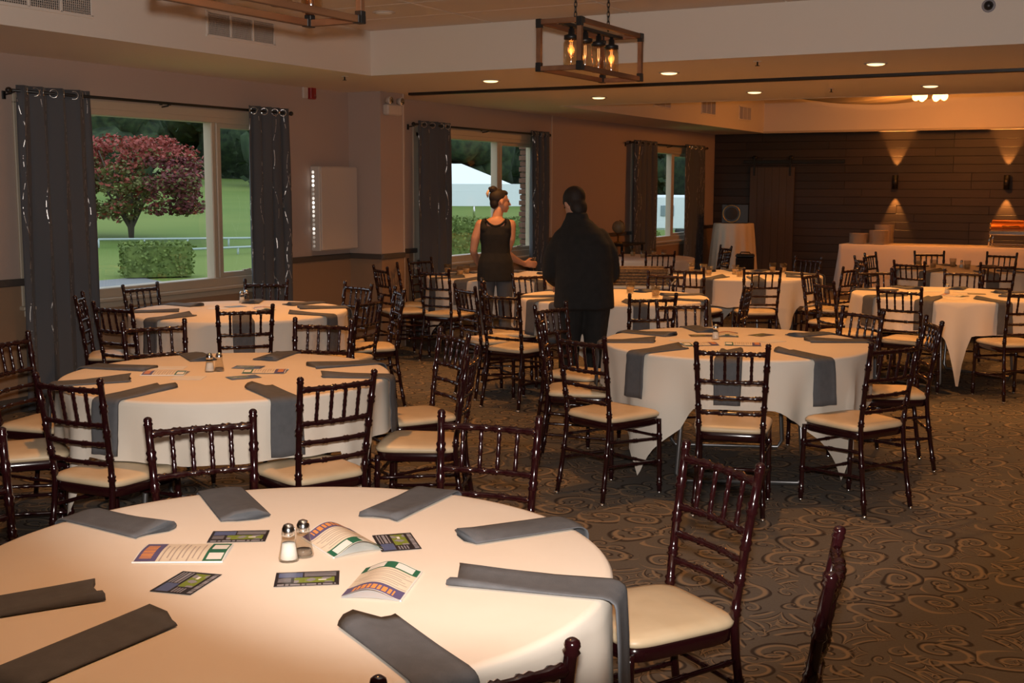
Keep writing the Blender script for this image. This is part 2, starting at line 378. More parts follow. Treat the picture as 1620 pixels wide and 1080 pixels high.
# windows: frames, panes, sills
for k, (y0, y1, m0, m1) in enumerate(WINS):
    root = link('window_%d' % (k+1), None, None, (WX, (y0+y1)/2, 0)); root['kind'] = 'structure'
    yc = (y0+y1)/2; fw = 0.07
    b = MB()
    for a, c, d in (((-.06, y0+fw/2-yc, (WZ0+WZ1)/2), 0, (0.14, fw, WZ1-WZ0)), ((-.06, y1-fw/2-yc, (WZ0+WZ1)/2), 0, (0.14, fw, WZ1-WZ0)),
                    ((-.06, 0, WZ0+.04), 0, (0.14, y1-y0, 0.08)), ((-.06, 0, WZ1-.03), 0, (0.14, y1-y0, 0.06))): b.bevbox(a, d, 0.006)
    # casing on the room side
    for a, d in (((.008, 0, WZ1+.02), (0.02, y1-y0+.12, 0.07)), ((.008, y0-yc-.03, (WZ0+WZ1)/2), (0.02, 0.06, WZ1-WZ0)), ((.008, y1-yc+.03, (WZ0+WZ1)/2), (0.02, 0.06, WZ1-WZ0))): b.bevbox(a, d, 0.005)
    part('window_frame', b, M_frame, root)
    b = MB(); mc = (m0+m1)/2-yc
    b.bevbox((-.06, mc-.035, (WZ0+WZ1)/2), (0.10, 0.055, WZ1-WZ0-.08), 0.008); b.bevbox((-.05, mc+.032, (WZ0+WZ1)/2), (0.08, 0.06, WZ1-WZ0-.08), 0.008)
    b.bevbox((-.05, (m1-yc+y1-yc)/2-.02, WZ0+.10), (0.06, y1-m1, 0.045), 0.006); b.bevbox((-.05, (m1-yc+y1-yc)/2-.02, WZ1-.08), (0.06, y1-m1, 0.045), 0.006)
    b.bevbox((-.05, y1-yc-.09, (WZ0+WZ1)/2), (0.06, 0.045, WZ1-WZ0-.1), 0.006)
    part('mullion', b, M_frame, root)
    b = MB(); b.bevbox((.012, 0, WZ0-.012), (0.10, y1-y0+.16, 0.035), 0.008); b.bevbox((.004, 0, WZ0-.055), (0.02, y1-y0+.08, 0.05), 0.005); part('window_sill', b, M_frame, root)
    b = MB(); b.grid(lambda u, v: (-.07, y0+.03+u*(m0-y0-.06)-yc, WZ0+.05+v*(WZ1-WZ0-.1)), 1, 1); part('pane', b, M_pane, root)
    b = MB(); b.grid(lambda u, v: (-.06, m1+.01+u*(y1-m1-.06)-yc, WZ0+.05+v*(WZ1-WZ0-.1)), 1, 1); part('pane', b, M_pane, root)
    b = MB(); b.box((-.035, y1-yc-.45, WZ0+.125), (0.02, 0.10, 0.018)); b.tube([(-.03, y1-yc-.45, WZ0+.13), (-.005, y1-yc-.45, WZ0+.14), (.0, y1-yc-.40, WZ0+.13)], .006, 6); part('crank_handle', b, M_frame, root)
# exterior brick reveal beside the second window
bm_ = MB().bevbox((0, 0, 0), (0.16, 0.10, 0.062), 0.004).mesh('brick', M_brick)
for i in range(21):
    link('brick', bm_, wall_left, (WX-TH-.08, WINS[1][1]+.135-(.03 if i % 2 else 0), 0.80+i*0.075))

mb = MB(); wbox(mb, WINS[1][1]+.11, WINS[1][1]+.6, 0.3, 2.6, WX-TH-.15, WX-TH); struct('trim_9', mb, M_extwall)
# other walls
mb = MB(); mb.box((XR+.1, (YB+YF)/2, 1.8), (0.2, YF-YB+.4, 3.6)); struct('wall_right', mb, M_wall)
mb = MB(); mb.box(((WX+XR)/2, YB-.1, 1.8), (XR-WX+.4, 0.2, 3.6)); struct('wall_back', mb, M_wall)
mb = MB(); mb.box(((WX+XR)/2, YF+.1, 1.8), (XR-WX+.4, 0.2, 3.6)); wall_far = struct('wall_far', mb, mat('plank_gap', (0.008, 0.006, 0.005), 0.9))

# planks on the far wall, each its own board
PH = 0.139; rows = int(CZ/PH)+1
pl_cache = {}
def plank(L):
    k = round(L, 2)
    if k not in pl_cache: pl_cache[k] = MB().bevbox((0, 0, 0), (k-.004, 0.018, PH-.005), 0.002).mesh('plank', M_plank)
    return pl_cache[k]
for r_ in range(rows):
    x = WX + 0.0
    first = True
    while x < 1.0:
        L = random.choice([1.2, 1.5, 1.8, 2.1]) if not first else random.choice([0.6, 0.9, 1.2, 1.5]); first = False
        link('plank', plank(L), wall_far, (x+L/2, YF-.008-random.uniform(0, .004), r_*PH+PH/2)); x += L

# ceilings: soffits at 2.65, two raised trays
TX0, TY1, TZ = -6.25, 8.86, 3.02           # near tray
FX0, FY0, FY1, FZ = -6.56, 13.25, 21.26, 3.46
mb = MB()
def cbox(x0, x1, y0, y1, z0=CZ, z1=CZ+.05): mb.box(((x0+x1)/2, (y0+y1)/2, (z0+z1)/2), (x1-x0, y1-y0, z1-z0))
cbox(WX, TX0, YB, TY1); cbox(WX, XR, TY1, FY0); cbox(WX, FX0, FY0, YF); cbox(FX0, XR, FY1, YF); cbox(4.6, XR, FY0, FY1); cbox(4.6, XR, YB, TY1); cbox(TX0, 4.6, YB, -2.0)
struct('ceiling', mb, M_ceil)
mb = MB()
mb.box((TX0-.012, (TY1-2.0)/2, (CZ+TZ)/2+.027), (0.04, TY1+2.0, TZ-CZ+.06)); mb.box(((TX0+4.6)/2, TY1+.012, (CZ+TZ)/2+.027), (4.6-TX0, 0.04, TZ-CZ+.06))
mb.box((4.62, (TY1-2.0)/2, (CZ+TZ)/2+.027), (0.04, TY1+2.0, TZ-CZ+.06)); mb.box(((TX0+4.6)/2, -2.02, (CZ+TZ)/2+.027), (4.6-TX0, 0.04, TZ-CZ+.06))
mb.box((FX0-.012, (FY0+FY1)/2, (CZ+FZ)/2+.027), (0.04, FY1-FY0, FZ-CZ+.06)); mb.box(((FX0+4.6)/2, FY1+.012, (CZ+FZ)/2+.027), (4.6-FX0, 0.04, FZ-CZ+.06))
mb.box((4.62, (FY0+FY1)/2, (CZ+FZ)/2+.027), (0.04, FY1-FY0, FZ-CZ+.06)); mb.box(((FX0+4.6)/2, FY0-.012, (CZ+FZ)/2+.027), (4.6-FX0, 0.04, FZ-CZ+.06))
struct('trim_5', mb, M_ceil)
mb = MB(); mb.box(((FX0+4.6)/2, (FY0+FY1)/2, FZ+.03), (4.6-FX0+.1, FY1-FY0+.1, 0.06)); mb.box(((TX0+4.6)/2, (TY1-2)/2, TZ+.06), (4.6-TX0+.1, TY1+2.1, 0.06))
tray_ceiling = struct('trim_6', mb, M_ceil)
TL, TW = 1.22, 0.61
tm = MB().bevbox((0, 0, 0), (TL-.012, TW-.012, 0.02), 0.004).mesh('ceiling_tile', M_tile)
x = TX0
while x+TL < 4.7:
    y = TY1-TW
    while y > -2.0:
        if x < 0.5 and y > 2.0: link('ceiling_tile', tm, tray_ceiling, (x+TL/2, y+TW/2, TZ+.015))
        y -= TW
    x += TL
mb = MB(); mb.bevbox(((FX0+XR)/2, FY1-.01, CZ+.005), (XR-FX0, 0.04, 0.035), 0.006); struct('trim_7', mb, M_frame)
# partition track across the soffit
mb = MB(); mb.bevbox(((-7.05+XR)/2, 10.69, CZ-.012), (XR+7.05, 0.075, 0.03), 0.004); struct('trim_8', mb, M_black)

# ------------------------------------------------------------------ ceiling fittings
def downlight(x, y, z, on=True, power=60, label='', group=None):
    t = thing('downlight', label, 'downlight', (x, y, z), group=group)
    part('trim_ring', MB().lathe([(.088, -.006), (.088, -.0005), (.07, -.0005), (.068, -.008), (.088, -.006)], 24), M_white, t)
    part('lens', MB().lathe([(.0, -.020), (.03, -.019), (.052, -.016), (.066, -.010), (.069, .0), (.0, .0)], 24), M_led if on else M_ledoff, t)
    if power: lamp('downlight_lamp', 'SPOT', (x, y, z-.03), power, WARM, 0.06, (x, y, 0), math.radians(118 if on else 84), 0.6)
LX = [-5.55, -3.83, -2.13, -.40, 1.35, 3.1]
for i, x in enumerate(LX):
    for j, y in enumerate((9.74, 12.08)):
        if i > 2: lamp('downlight_lamp', 'SPOT', (x, y, CZ-.03), 105, WARM, 0.06, (x, y, 0), math.radians(118), 0.6); 
        downlight(x, y, CZ-.001, True, 0 if i > 2 else 105, 'round lit downlight in the soffit %s the black ceiling track' % ('on the lantern side of' if j == 0 else 'beyond'), 'soffit downlights row %d' % (j+1))
# dim tray lights over the near tables
for i, (x, y) in enumerate(((-5.47, 7.94), (-2.35, 6.85), (-3.95, 4.55), (-5.75, 6.3), (-1.75, 2.15), (-0.3, 4.9), (0.9, 7.2), (1.6, 1.2))):
    downlight(x, y, TZ+.004, False, 85 if i == 4 else 130, 'round dim downlight set in the tray ceiling', 'tray downlights')

def sprinkler(x, y, k):
    t = thing('sprinkler', 'small pendent ceiling sprinkler head ' + k, 'sprinkler', (x, y, CZ))
    part('escutcheon', MB().lathe([(.03, -.004), (.03, 0), (0, 0)], 14), M_white, t)
    part('deflector', MB().lathe([(.006, -.004), (.006, -.03), (.018, -.032), (.018, -.035), (0, -.035)], 12), M_black, t)
sprinkler(-6.5, 8.82, 'in the soffit near the window wall'); sprinkler(-2.9, 9.2, 'between two downlights by the tray edge'); sprinkler(-3.05, 12.04, 'beyond the black ceiling track')
t = thing('dome_camera', 'small dark security dome on the tray face', 'camera', (-1.21, TY1, 2.907))
part('mount', MB().lathe([(.045, 0), (.045, .012), (.03, .016), (0, .016)], 16), M_cardgrey, t).rotation_euler = (PI/2, 0, 0)
part('dome', MB().ell((0, -.014, 0), (.032, .03, .032), 14, 8), M_black, t)

def vent(loc, w, hgt, axis, nsec, k, dx):
    t = thing('air_vent', 'white louvred air vent ' + k, 'vent', loc)
    b = MB(); b.box((.004*dx, 0, 0), (.008, w, hgt)); part('back_plate', b, M_black, t)
    b = MB()
    for z in (-hgt/2, hgt/2): b.bevbox((.01*dx, 0, z), (.018, w+.03, .022), .003)
    for i in range(nsec+1): b.bevbox((.01*dx, -w/2+w*i/nsec, 0), (.018, .018, hgt), .003)
    part('frame', b, M_ceil, t)
    b = MB(); n = int(hgt/.014)
    for i in range(n): b.box((.009*dx, 0, -hgt/2+(i+.5)*hgt/n), (.010, w, .004))
    n = int(w/.016)
    for i in range(n): b.box((.012*dx, -w/2+(i+.5)*w/n, 0), (.006, .003, hgt))
    o = part('slats', b, M_white, t); o['kind'] = 'stuff'
vent((TX0, 5.38, 2.86), 0.74, 0.175, 'y', 3, 'on the tray side, apart from the lantern', 1)
vent((TX0, 7.19, 2.86), 0.74, 0.175, 'y', 3, 'on the tray side, behind the cropped lantern', 1)
for px, k in ((1047, 'in the far tray, farthest from the plank wall'), (1120, 'in the far tray, between its two neighbours'), (1178, 'in the far tray, closest to the plank wall')):
    p = at_x(px, 172 if px > 1050 else 165, FX0); vent((FX0, p.y, 2.93), 0.62, 0.22, 'y', 3, k, 1)

def lantern(loc, k):
    L, W, Hh = 0.86, 0.27, 0.275
    t = thing('lantern_chandelier', 'wood frame chandelier with four mason jars ' + k, 'chandelier', loc)
    s = 0.026
    for x in (-1, 1):
        for z in (0, 1):
            part('long_beam', MB().bevbox((x*(W/2-s/2), 0, s/2+z*(Hh-s)), (s, L, s), .002), M_wood, t)
    for y in (-1, 1):
        for z in (0, 1): part('cross_beam', MB().bevbox((0, y*(L/2-s/2), s/2+z*(Hh-s)), (W-2*s, s, s), .002), M_wood, t)
        for x in (-1, 1):
            part('post', MB().bevbox((x*(W/2-s/2), y*(L/2-s/2), Hh/2), (s, s, Hh-2*s), .002), M_wood, t)
            for z in (0, 1):
                b = MB(); b.bevbox((x*(W/2-s/2), y*(L/2-s/2), s/2+z*(Hh-s)), (s+.006, s+.006, s+.006), .002)
                q = 1 if z == 0 else -1
                b.bevbox((x*(W/2-s/2), y*(L/2-s/2), s/2+z*(Hh-s)+q*.022), (s+.005, s+.005, .022), .002)
                b.bevbox((x*(W/2-s/2), y*(L/2-s/2-.022), s/2+z*(Hh-s)), (s+.005, .022, s+.005), .002); part('corner_bracket', b, M_black, t)
    b = MB(); b.bevbox((0, 0, Hh-.02), (.028, L-2*s, .018), .002)
    part('socket_bar', b, M_black, t)
    for i in range(4):
        y = -0.27+i*0.18
        j = part('mason_jar', MB().lathe([(.0, .03), (.036, .03), (.042, .036), (.043, .06), (.043, .155), (.036, .17), (.034, .178)], 18), M_amber, t, (0, y, 0))
        part('jar_lid', MB().lathe([(0, .178), (.041, .178), (.041, .2), (.018, .206), (.016, .235), (.01, .236), (.01, .258), (0, .258)], 16), M_black, j)
        part('bulb', MB().lathe([(0, .075), (.010, .08), (.017, .1), (.015, .13), (.010, .16), (.010, .178)], 12), M_bulbglass, j)
        part('filament', MB().tube([(-.005, 0, .165), (-.006, 0, .105), (0, 0, .09), (.006, 0, .105), (.005, 0, .165)], .0022, 5), M_bulb, j)
    for y in (-.22, .22):
        b = MB(); z = Hh; n = 0
        while loc[2]+z < TZ-.01:
            r = .012; pts = []
            for q in range(10):
                a = 2*PI*q/10; d = (math.cos(a)*.008, math.sin(a)*.019)
                pts.append((d[0] if n % 2 else 0, (0 if n % 2 else d[0])+y, z+.016+d[1]))
            b.tube(pts, .0026, 5, closed=True); z += .027; n += 1
        part('chain', b, M_black, t)
    part('canopy', MB().bevbox((0, 0, TZ-loc[2]-.008), (.11, .60, .022), .003), M_black, t)
    for y in (-.27, .27): lamp('lantern_lamp', 'POINT', (loc[0], loc[1]+y, loc[2]+.12), 0.35, WARM, .02)
lantern((-2.995, 6.42, 2.322), 'over the lantern table, near the soffit')
lantern((-2.945, 3.52, 2.322), 'between the booklet table and its neighbour')

# far chandelier, drape
ch = Vector((-3.35, 19.0, 2.98))
t = thing('globe_chandelier', 'chandelier of glowing amber bulbs in the far tray', 'chandelier', ch)
part('stem', MB().tube([(0, 0, .2), (0, 0, FZ-ch.z)], .012, 8), M_black, t); part('hub', MB().lathe([(0, .12), (.05, .14), (.05, .22), (0, .24)], 16), M_black, t)
for i in range(6):
    a = i*PI/3+.25; r = .2
    part('arm', MB().tube([(0, 0, .17), (r*.6*math.cos(a), r*.6*math.sin(a), .2), (r*math.cos(a), r*math.sin(a), .12)], .008, 6), M_black, t)
    part('bulb', MB().ell((r*math.cos(a), r*math.sin(a), .055), (.055, .055, .065), 14, 10), M_globe, t)
lamp('chandelier_lamp', 'POINT', ch+Vector((0, 0, -.12)), 115, (1, .33, .055), .2)
lamp('chandelier_lamp', 'POINT', (-4.5, 18.2, 3.41), 60, (1, .36, .07), .15)  # added fill to brighten the drape, apart from the chandelier
downlight(-4.5, 18.2, FZ-.001, True, 0, 'round lit downlight above the ceiling drape in the far tray')  # made-up fitting that houses the fill above the drape
b = MB()
def swag(u, v):
    x = -6.3+u*3.6; s = 4*u*(1-u); y = 15.2+v*5.6
    return (x, y, 3.38-.30*s-.08*s*math.sin(v*PI)+.03*math.sin(v*34+u*3)*s)
b.grid(swag, 30, 90); o = part('ceiling_drape', b, M_fabric); tag(o, 'pale fabric swag draped under the far tray ceiling', 'drape')

# emergency light, alarm, cabinet on the wall
t = thing('emergency_light', 'white twin-head emergency light on the wall pilaster', 'light', (PX, 10.52, 2.47))
part('case', MB().bevbox((.035, 0, .0), (.07, .26, .11), .012), M_white, t)
for y in (-.1, .1):
    h_ = part('lamp_head', MB().lathe([(0, -.03), (.03, -.03), (.042, .02), (.04, .03), (0, .03)], 14), M_white, t, (.06, y, .09)); h_.rotation_euler = (0, PI/2, 0)
    part('lens', MB().lathe([(0, .031), (.037, .031), (.037, .028), (0, .028)], 14), M_chrome, h_)
t = thing('fire_alarm', 'red and white fire alarm strobe high on the window wall', 'alarm', (WX, 9.68, 2.60))
part('base', MB().bevbox((.012, -.05, 0), (.024, .07, .11), .004), M_white, t); part('strobe', MB().bevbox((.025, .04, 0), (.05, .09, .12), .008), M_red, t)
part('lens', MB().bevbox((.052, .055, -.03), (.01, .04, .035), .003), M_glass, t)
t = thing('wall_cabinet', 'shallow white wall cabinet with a column of small bright lights on its side', 'cabinet', (WX, 10.015, 1.47))
part('body', MB().bevbox((.055, 0, 0), (.11, .625, .84), .006), M_white, t); part('door', MB().bevbox((.116, .005, 0), (.014, .60, .82), .004), M_white, t)
sm = [MB().lathe([(0, -.006), (.012, -.004), (.016, .0), (0, .0)], 10).mesh('indicator_light', emit('indicator_%d' % k, (1.0, 0.97, 0.88), e_)) for k, e_ in enumerate((1.6, .7, .12))]  # glow added to the cabinet studs imitates reflected glints
for i, k in enumerate((2, 2, 2, 1, 0, 2, 2, 1, 1, 0, 0, 1, 2, 2, 0, 0, 0, 1)): o = link('indicator_light', sm[k], t, (.035, -.3125, -.37+i*.043)); o.rotation_euler = (-PI/2, 0, 0)  # plain cabinet studs, not indicator lights; their glow imitates reflected glints

# ------------------------------------------------------------------ curtains and rods
def curtain(y0, y1, label, flip=0):
    yc = (y0+y1)/2; w = y1-y0
    t = thing('curtain', label, 'curtain', (WX+.10, yc, 0))
    nf = 4 if w > .5 else 3
    b = MB()
    def fn(u, v):
        z = 0.02+v*2.40; k = 1.0+.10*(1-v)
        return (.032*math.sin(u*nf*2*PI+flip)+.010*math.sin(u*17+z*2), (u-.5)*w*k+.012*math.sin(u*nf*4*PI+flip), z)
    b.grid(fn, 64, 24); o = part('cloth', b, M_curtain, t)
    md = o.modifiers.new('thickness', 'SOLIDIFY'); md.thickness = .003
    us = [k/800 for k in range(801)]; prev = None
    for u in us:                                                     # a ring at each place where the cloth crosses the rod
        q = fn(u, .9825)
        if prev is not None and prev[0]*q[0] <= 0 and .02 < u < .98:
            tx, ty = q[0]-prev[0], q[1]-prev[1]; n_ = math.hypot(tx, ty); tx /= n_; ty /= n_
            if abs(tx) < .72: tx = math.copysign(.72, tx); ty = math.copysign(.694, ty)
            g = MB(); g.tube([(tx*.030*math.cos(a*PI/7), ty*.030*math.cos(a*PI/7), .030*math.sin(a*PI/7)) for a in range(14)], .004, 6, closed=True)
            part('grommet', g, M_chrome, t, (0, q[1], 2.378))
        prev = q
    return t
def rod(y0, y1, label):
    t = thing('curtain_rod', label, 'curtain rod', (WX+.10, (y0+y1)/2, 2.378)); L = y1-y0
    part('bar', MB().tube([(0, -L/2, 0), (0, L/2, 0)], .012, 10), M_black, t)
    for s in (-1, 1): part('finial', MB().ell((0, s*(L/2+.02), 0), (.022, .026, .022), 12, 8), M_black, t)
    for y in (-L/2+.012, 0, L/2-.012):
        g = MB(); g.tube([(-.10, y, -.03), (-.01, y, -.02)], .007, 6); g.bevbox((-.094, y, -.03), (.012, .03, .06), .002); g.bevbox((0, y, -.012), (.03, .018, .012), .002); part('bracket', g, M_black, t)
C_ = 'grey curtain with silver wavy lines '
rod(6.12, 9.28, 'black curtain rod over the window with the maple view')
curtain(6.17, 6.85, C_+'at the bare wall side of the maple window'); curtain(8.67, 9.22, C_+'between the maple window and the white wall cabinet', 1)
rod(11.44, 14.72, 'black curtain rod over the window with the white tent view')
curtain(11.50, 12.17, C_+'beside the pilaster, at the tent window', .5); curtain(14.2, 14.66, C_+'behind the man, at the tent window', 2)
rod(17.5, 20.95, 'black curtain rod over the window nearest the plank wall')
curtain(17.6, 18.5, C_+'near the desk globe, at the last window', 1.5); curtain(19.9, 20.85, C_+'next to the plank wall corner', 0)

# ------------------------------------------------------------------ barn door, sconces
BDX = (-6.88+-6.07)/2
t = thing('barn_door', 'flat brown sliding barn door hung before the plank wall', 'door', (BDX, YF-.06, 0))
for i in range(6): part('board', MB().bevbox((-.405+(i+.5)*.81/6, 0, 1.03), (.81/6-.003, .035, 2.04), .002), M_door, t)
for s in (-.33, .33): part('hanger', MB().bevbox((s, -.024, 2.07), (.035, .012, .34), .002).tube([(s, -.020, 2.219), (s, .010, 2.219)], .0395, 18), M_black, t)
t = thing('door_track', 'long black steel track above the sliding barn door', 'track', (-6.1, YF-.06, 2.15)); part('rail', MB().bevbox((0, 0, 0), (1.83, .012, .06), .003), M_black, t)
for i in range(4): part('spacer', MB().tube([(-.75+i*.5, 0, 0), (-.75+i*.5, .045, 0)], .014, 8), M_black, t)
def sconce(x, k):
    t = thing('wall_sconce', 'black cylinder up and down sconce ' + k, 'sconce', (x, YF-.10, 1.79))
    part('body', MB().lathe([(.04, -.11), (.05, -.115), (.05, .115), (.04, .11), (.04, -.11)], 18), M_black, t); part('mount', MB().bevbox((0, .055, 0), (.05, .05, .09), .003), M_black, t)
    for s in (-1, 1):
        part('lamp_face', MB().lathe([(0, s*.09), (.04, s*.09), (.04, s*.092), (0, s*.092)], 14), M_led, t)
        lamp('sconce_lamp', 'SPOT', (x, YF-.10, 1.79+s*.118), 110, (1, .38, .08), .01, (x, YF-.06, 1.79+s*2), math.radians(50), .5)
sconce(-4.31, 'on the plank wall above the stacked plates'); sconce(-2.525, 'on the plank wall above the chafing dish'); 

# ------------------------------------------------------------------ chairs
def bamboo(pts, r, rings, seg=8, bump=1.38, tip=False):
    # smooth path through pts with raised rings at given fractions
    P = [Vector(p) for p in pts]
    def ev(t):
        n = len(P)-1; x = min(max(t, 0), 1)*n; i = min(int(x), n-1); f = x-i
        p0, p1, p2, p3 = P[max(i-1, 0)], P[i], P[i+1], P[min(i+2, n)]
        return 0.5*((2*p1)+(p2-p0)*f+(2*p0-5*p1+4*p2-p3)*f*f+(3*p1-p0-3*p2+p3)*f**3)
    Lh = sum((P[i+1]-P[i]).length for i in range(len(P)-1)); e = .009/Lh
    ts = [(0, 1), (1, 1)] + [(i/10, 1) for i in range(1, 10)]
    for q in rings:
        ts = [a for a in ts if abs(a[0]-q) > 2.2*e or a[0] in (0, 1)]
        ts += [(q-1.8*e, 1), (q-e, bump), (q-.1*e, 1.08), (q+e, bump), (q+1.8*e, 1)]
    ts.sort(); path = [ev(a[0]) for a in ts]; rad = [r*a[1] for a in ts]
    if tip:
        d = (path[-1]-path[-2]).normalized(); b0 = path[-1]
        rad[-1] = r
        for o_, k in ((.006, 1.25), (.012, .95), (.018, 1.15), (.026, 1.0), (.031, .55), (.0325, .05)): path.append(b0+d*o_); rad.append(r*k)
    return MB().tube(path, rad, seg)
def post_pt(s, z):
    # rear post centre line
    K = [(0, .178, -.250), (.22, .168, -.215), (.44, .163, -.190), (.65, .170, -.212), (.89, .180, -.250)]
    for (z0, x0, y0), (z1, x1, y1) in zip(K, K[1:]):
        if z <= z1: f = (z-z0)/(z1-z0); return Vector((s*(x0+(x1-x0)*f), y0+(y1-y0)*f, z))
    return Vector((s*.18, -.25, z))
CH = []                                     # (name, mesh, parent index)
for s in (-1, 1):
    CH.append(('back_post', bamboo([post_pt(s, z) for z in (.012, .22, .44, .65, .887)], .0135, [.10, .30, .55, .66, .78, .88], 10, tip=True).mesh('back_post', M_mahog), None))
    CH.append(('leg', bamboo([(s*.188, .190, .012), (s*.186, .187, .2), (s*.184, .182, .425)], .0135, [.16, .45, .75], 10).mesh('leg', M_mahog), None))
for z, nm in ((.860, 'top_rail'), (.712, 'back_rail'), (.628, 'back_rail'), (.545, 'back_rail')):
    a, c = post_pt(-1, z), post_pt(1, z); mid = (a+c)/2+Vector((0, -.016, 0)); q1 = a*.7+c*.3+Vector((0, -.013, 0)); q2 = a*.3+c*.7+Vector((0, -.013, 0))
    CH.append((nm, bamboo([a, q1, mid, q2, c], .0115 if z > .8 else .010, [.08, .22, .41, .59, .78, .92] if z > .7 else [.1, .3, .7, .9], 8).mesh(nm, M_mahog), None))
for x in (-.100, -.033, .033, .100):
    a = post_pt(1, .712); c = post_pt(1, .86); off = -.013 if abs(x) > .05 else -.0155
    CH.append(('spindle', bamboo([(x, a.y+off, .716), (x, (a.y+c.y)/2+off, .786), (x*1.02, c.y+off, .856)], .0072, [.2, .5, .8], 7, 1.3).mesh('spindle', M_mahog), None))
for s in (-1, 1):
    for zf, zr in ((.315, .335), (.185, .205)):
        r_ = post_pt(s, zr); CH.append(('stretcher', bamboo([(s*.187, .187, zf), (s*.178, 0, (zf+zr)/2), r_], .0085, [.15, .5, .85], 7).mesh('stretcher', M_mahog), None))
for z in (.325, .165): CH.append(('stretcher', bamboo([(-.186, .187, z), (0, .187, z), (.186, .187, z)], .0085, [.15, .5, .85], 7).mesh('stretcher', M_mahog), None))
for z in (.255,): CH.append(('stretcher', bamboo([post_pt(-1, z), (post_pt(-1, z)+post_pt(1, z))/2, post_pt(1, z)], .0085, [.15, .5, .85], 7).mesh('stretcher', M_mahog), None))
def seat_outline(n, grow):
    pts = []
    for i in range(n):
        a = 2*PI*i/n; c, s = math.cos(a), math.sin(a); e = 0.32
        x = math.copysign(abs(c)**e, c); y = math.copysign(abs(s)**e, s)
        w = .182+.018*(y+1)/2
        pts.append((x*(w+grow), y*(.195+grow)))
    return pts
b = MB(); n = 40; vs = []; fs = []
for z, g in ((.398, -.006), (.402, 0), (.436, 0), (.440, -.004)):
    vs += [(x, y, z) for x, y in seat_outline(n, g)]
for k in range(3):
    for i in range(n): fs.append((k*n+i, k*n+(i+1) % n, (k+1)*n+(i+1) % n, (k+1)*n+i))
fs.append(tuple(reversed(range(n)))); fs.append(tuple(3*n+i for i in range(n)))
b.add(vs, fs); CH.append(('seat_frame', b.mesh('seat_frame', M_mahog), None))
b = MB(); vs = []; fs = []; lv = ((.439, -.006), (.445, .006), (.458, .008), (.470, -.004), (.477, -.03), (.482, -.08), (.484, -.13))
for z, g in lv: vs += [(x, y, z) for x, y in seat_outline(n, g)]
m_ = len(lv)
for k in range(m_-1):
    for i in range(n): fs.append((k*n+i, k*n+(i+1) % n, (k+1)*n+(i+1) % n, (k+1)*n+i))
fs.append(tuple(reversed(range(n)))); fs.append(tuple((m_-1)*n+i for i in range(n)))
b.add(vs, fs); CH.append(('cushion', b.mesh('cushion', M_seat), None))
glide = MB().lathe([(.0, 0), (.012, 0), (.014, .004), (.013, .016), (0, .016)], 10).mesh('foot_glide', M_chrome)
def make_chair(x, y, rz, label, group):
    t = thing('chiavari_chair', label, 'chair', (x, y, 0), rz, group)
    for nm, me, _ in CH: link(nm, me, t)
    for p in ((.178, -.250), (-.178, -.250), (.188, .190), (-.188, .190)): link('foot_glide', glide, t, (p[0], p[1], 0))
    return t

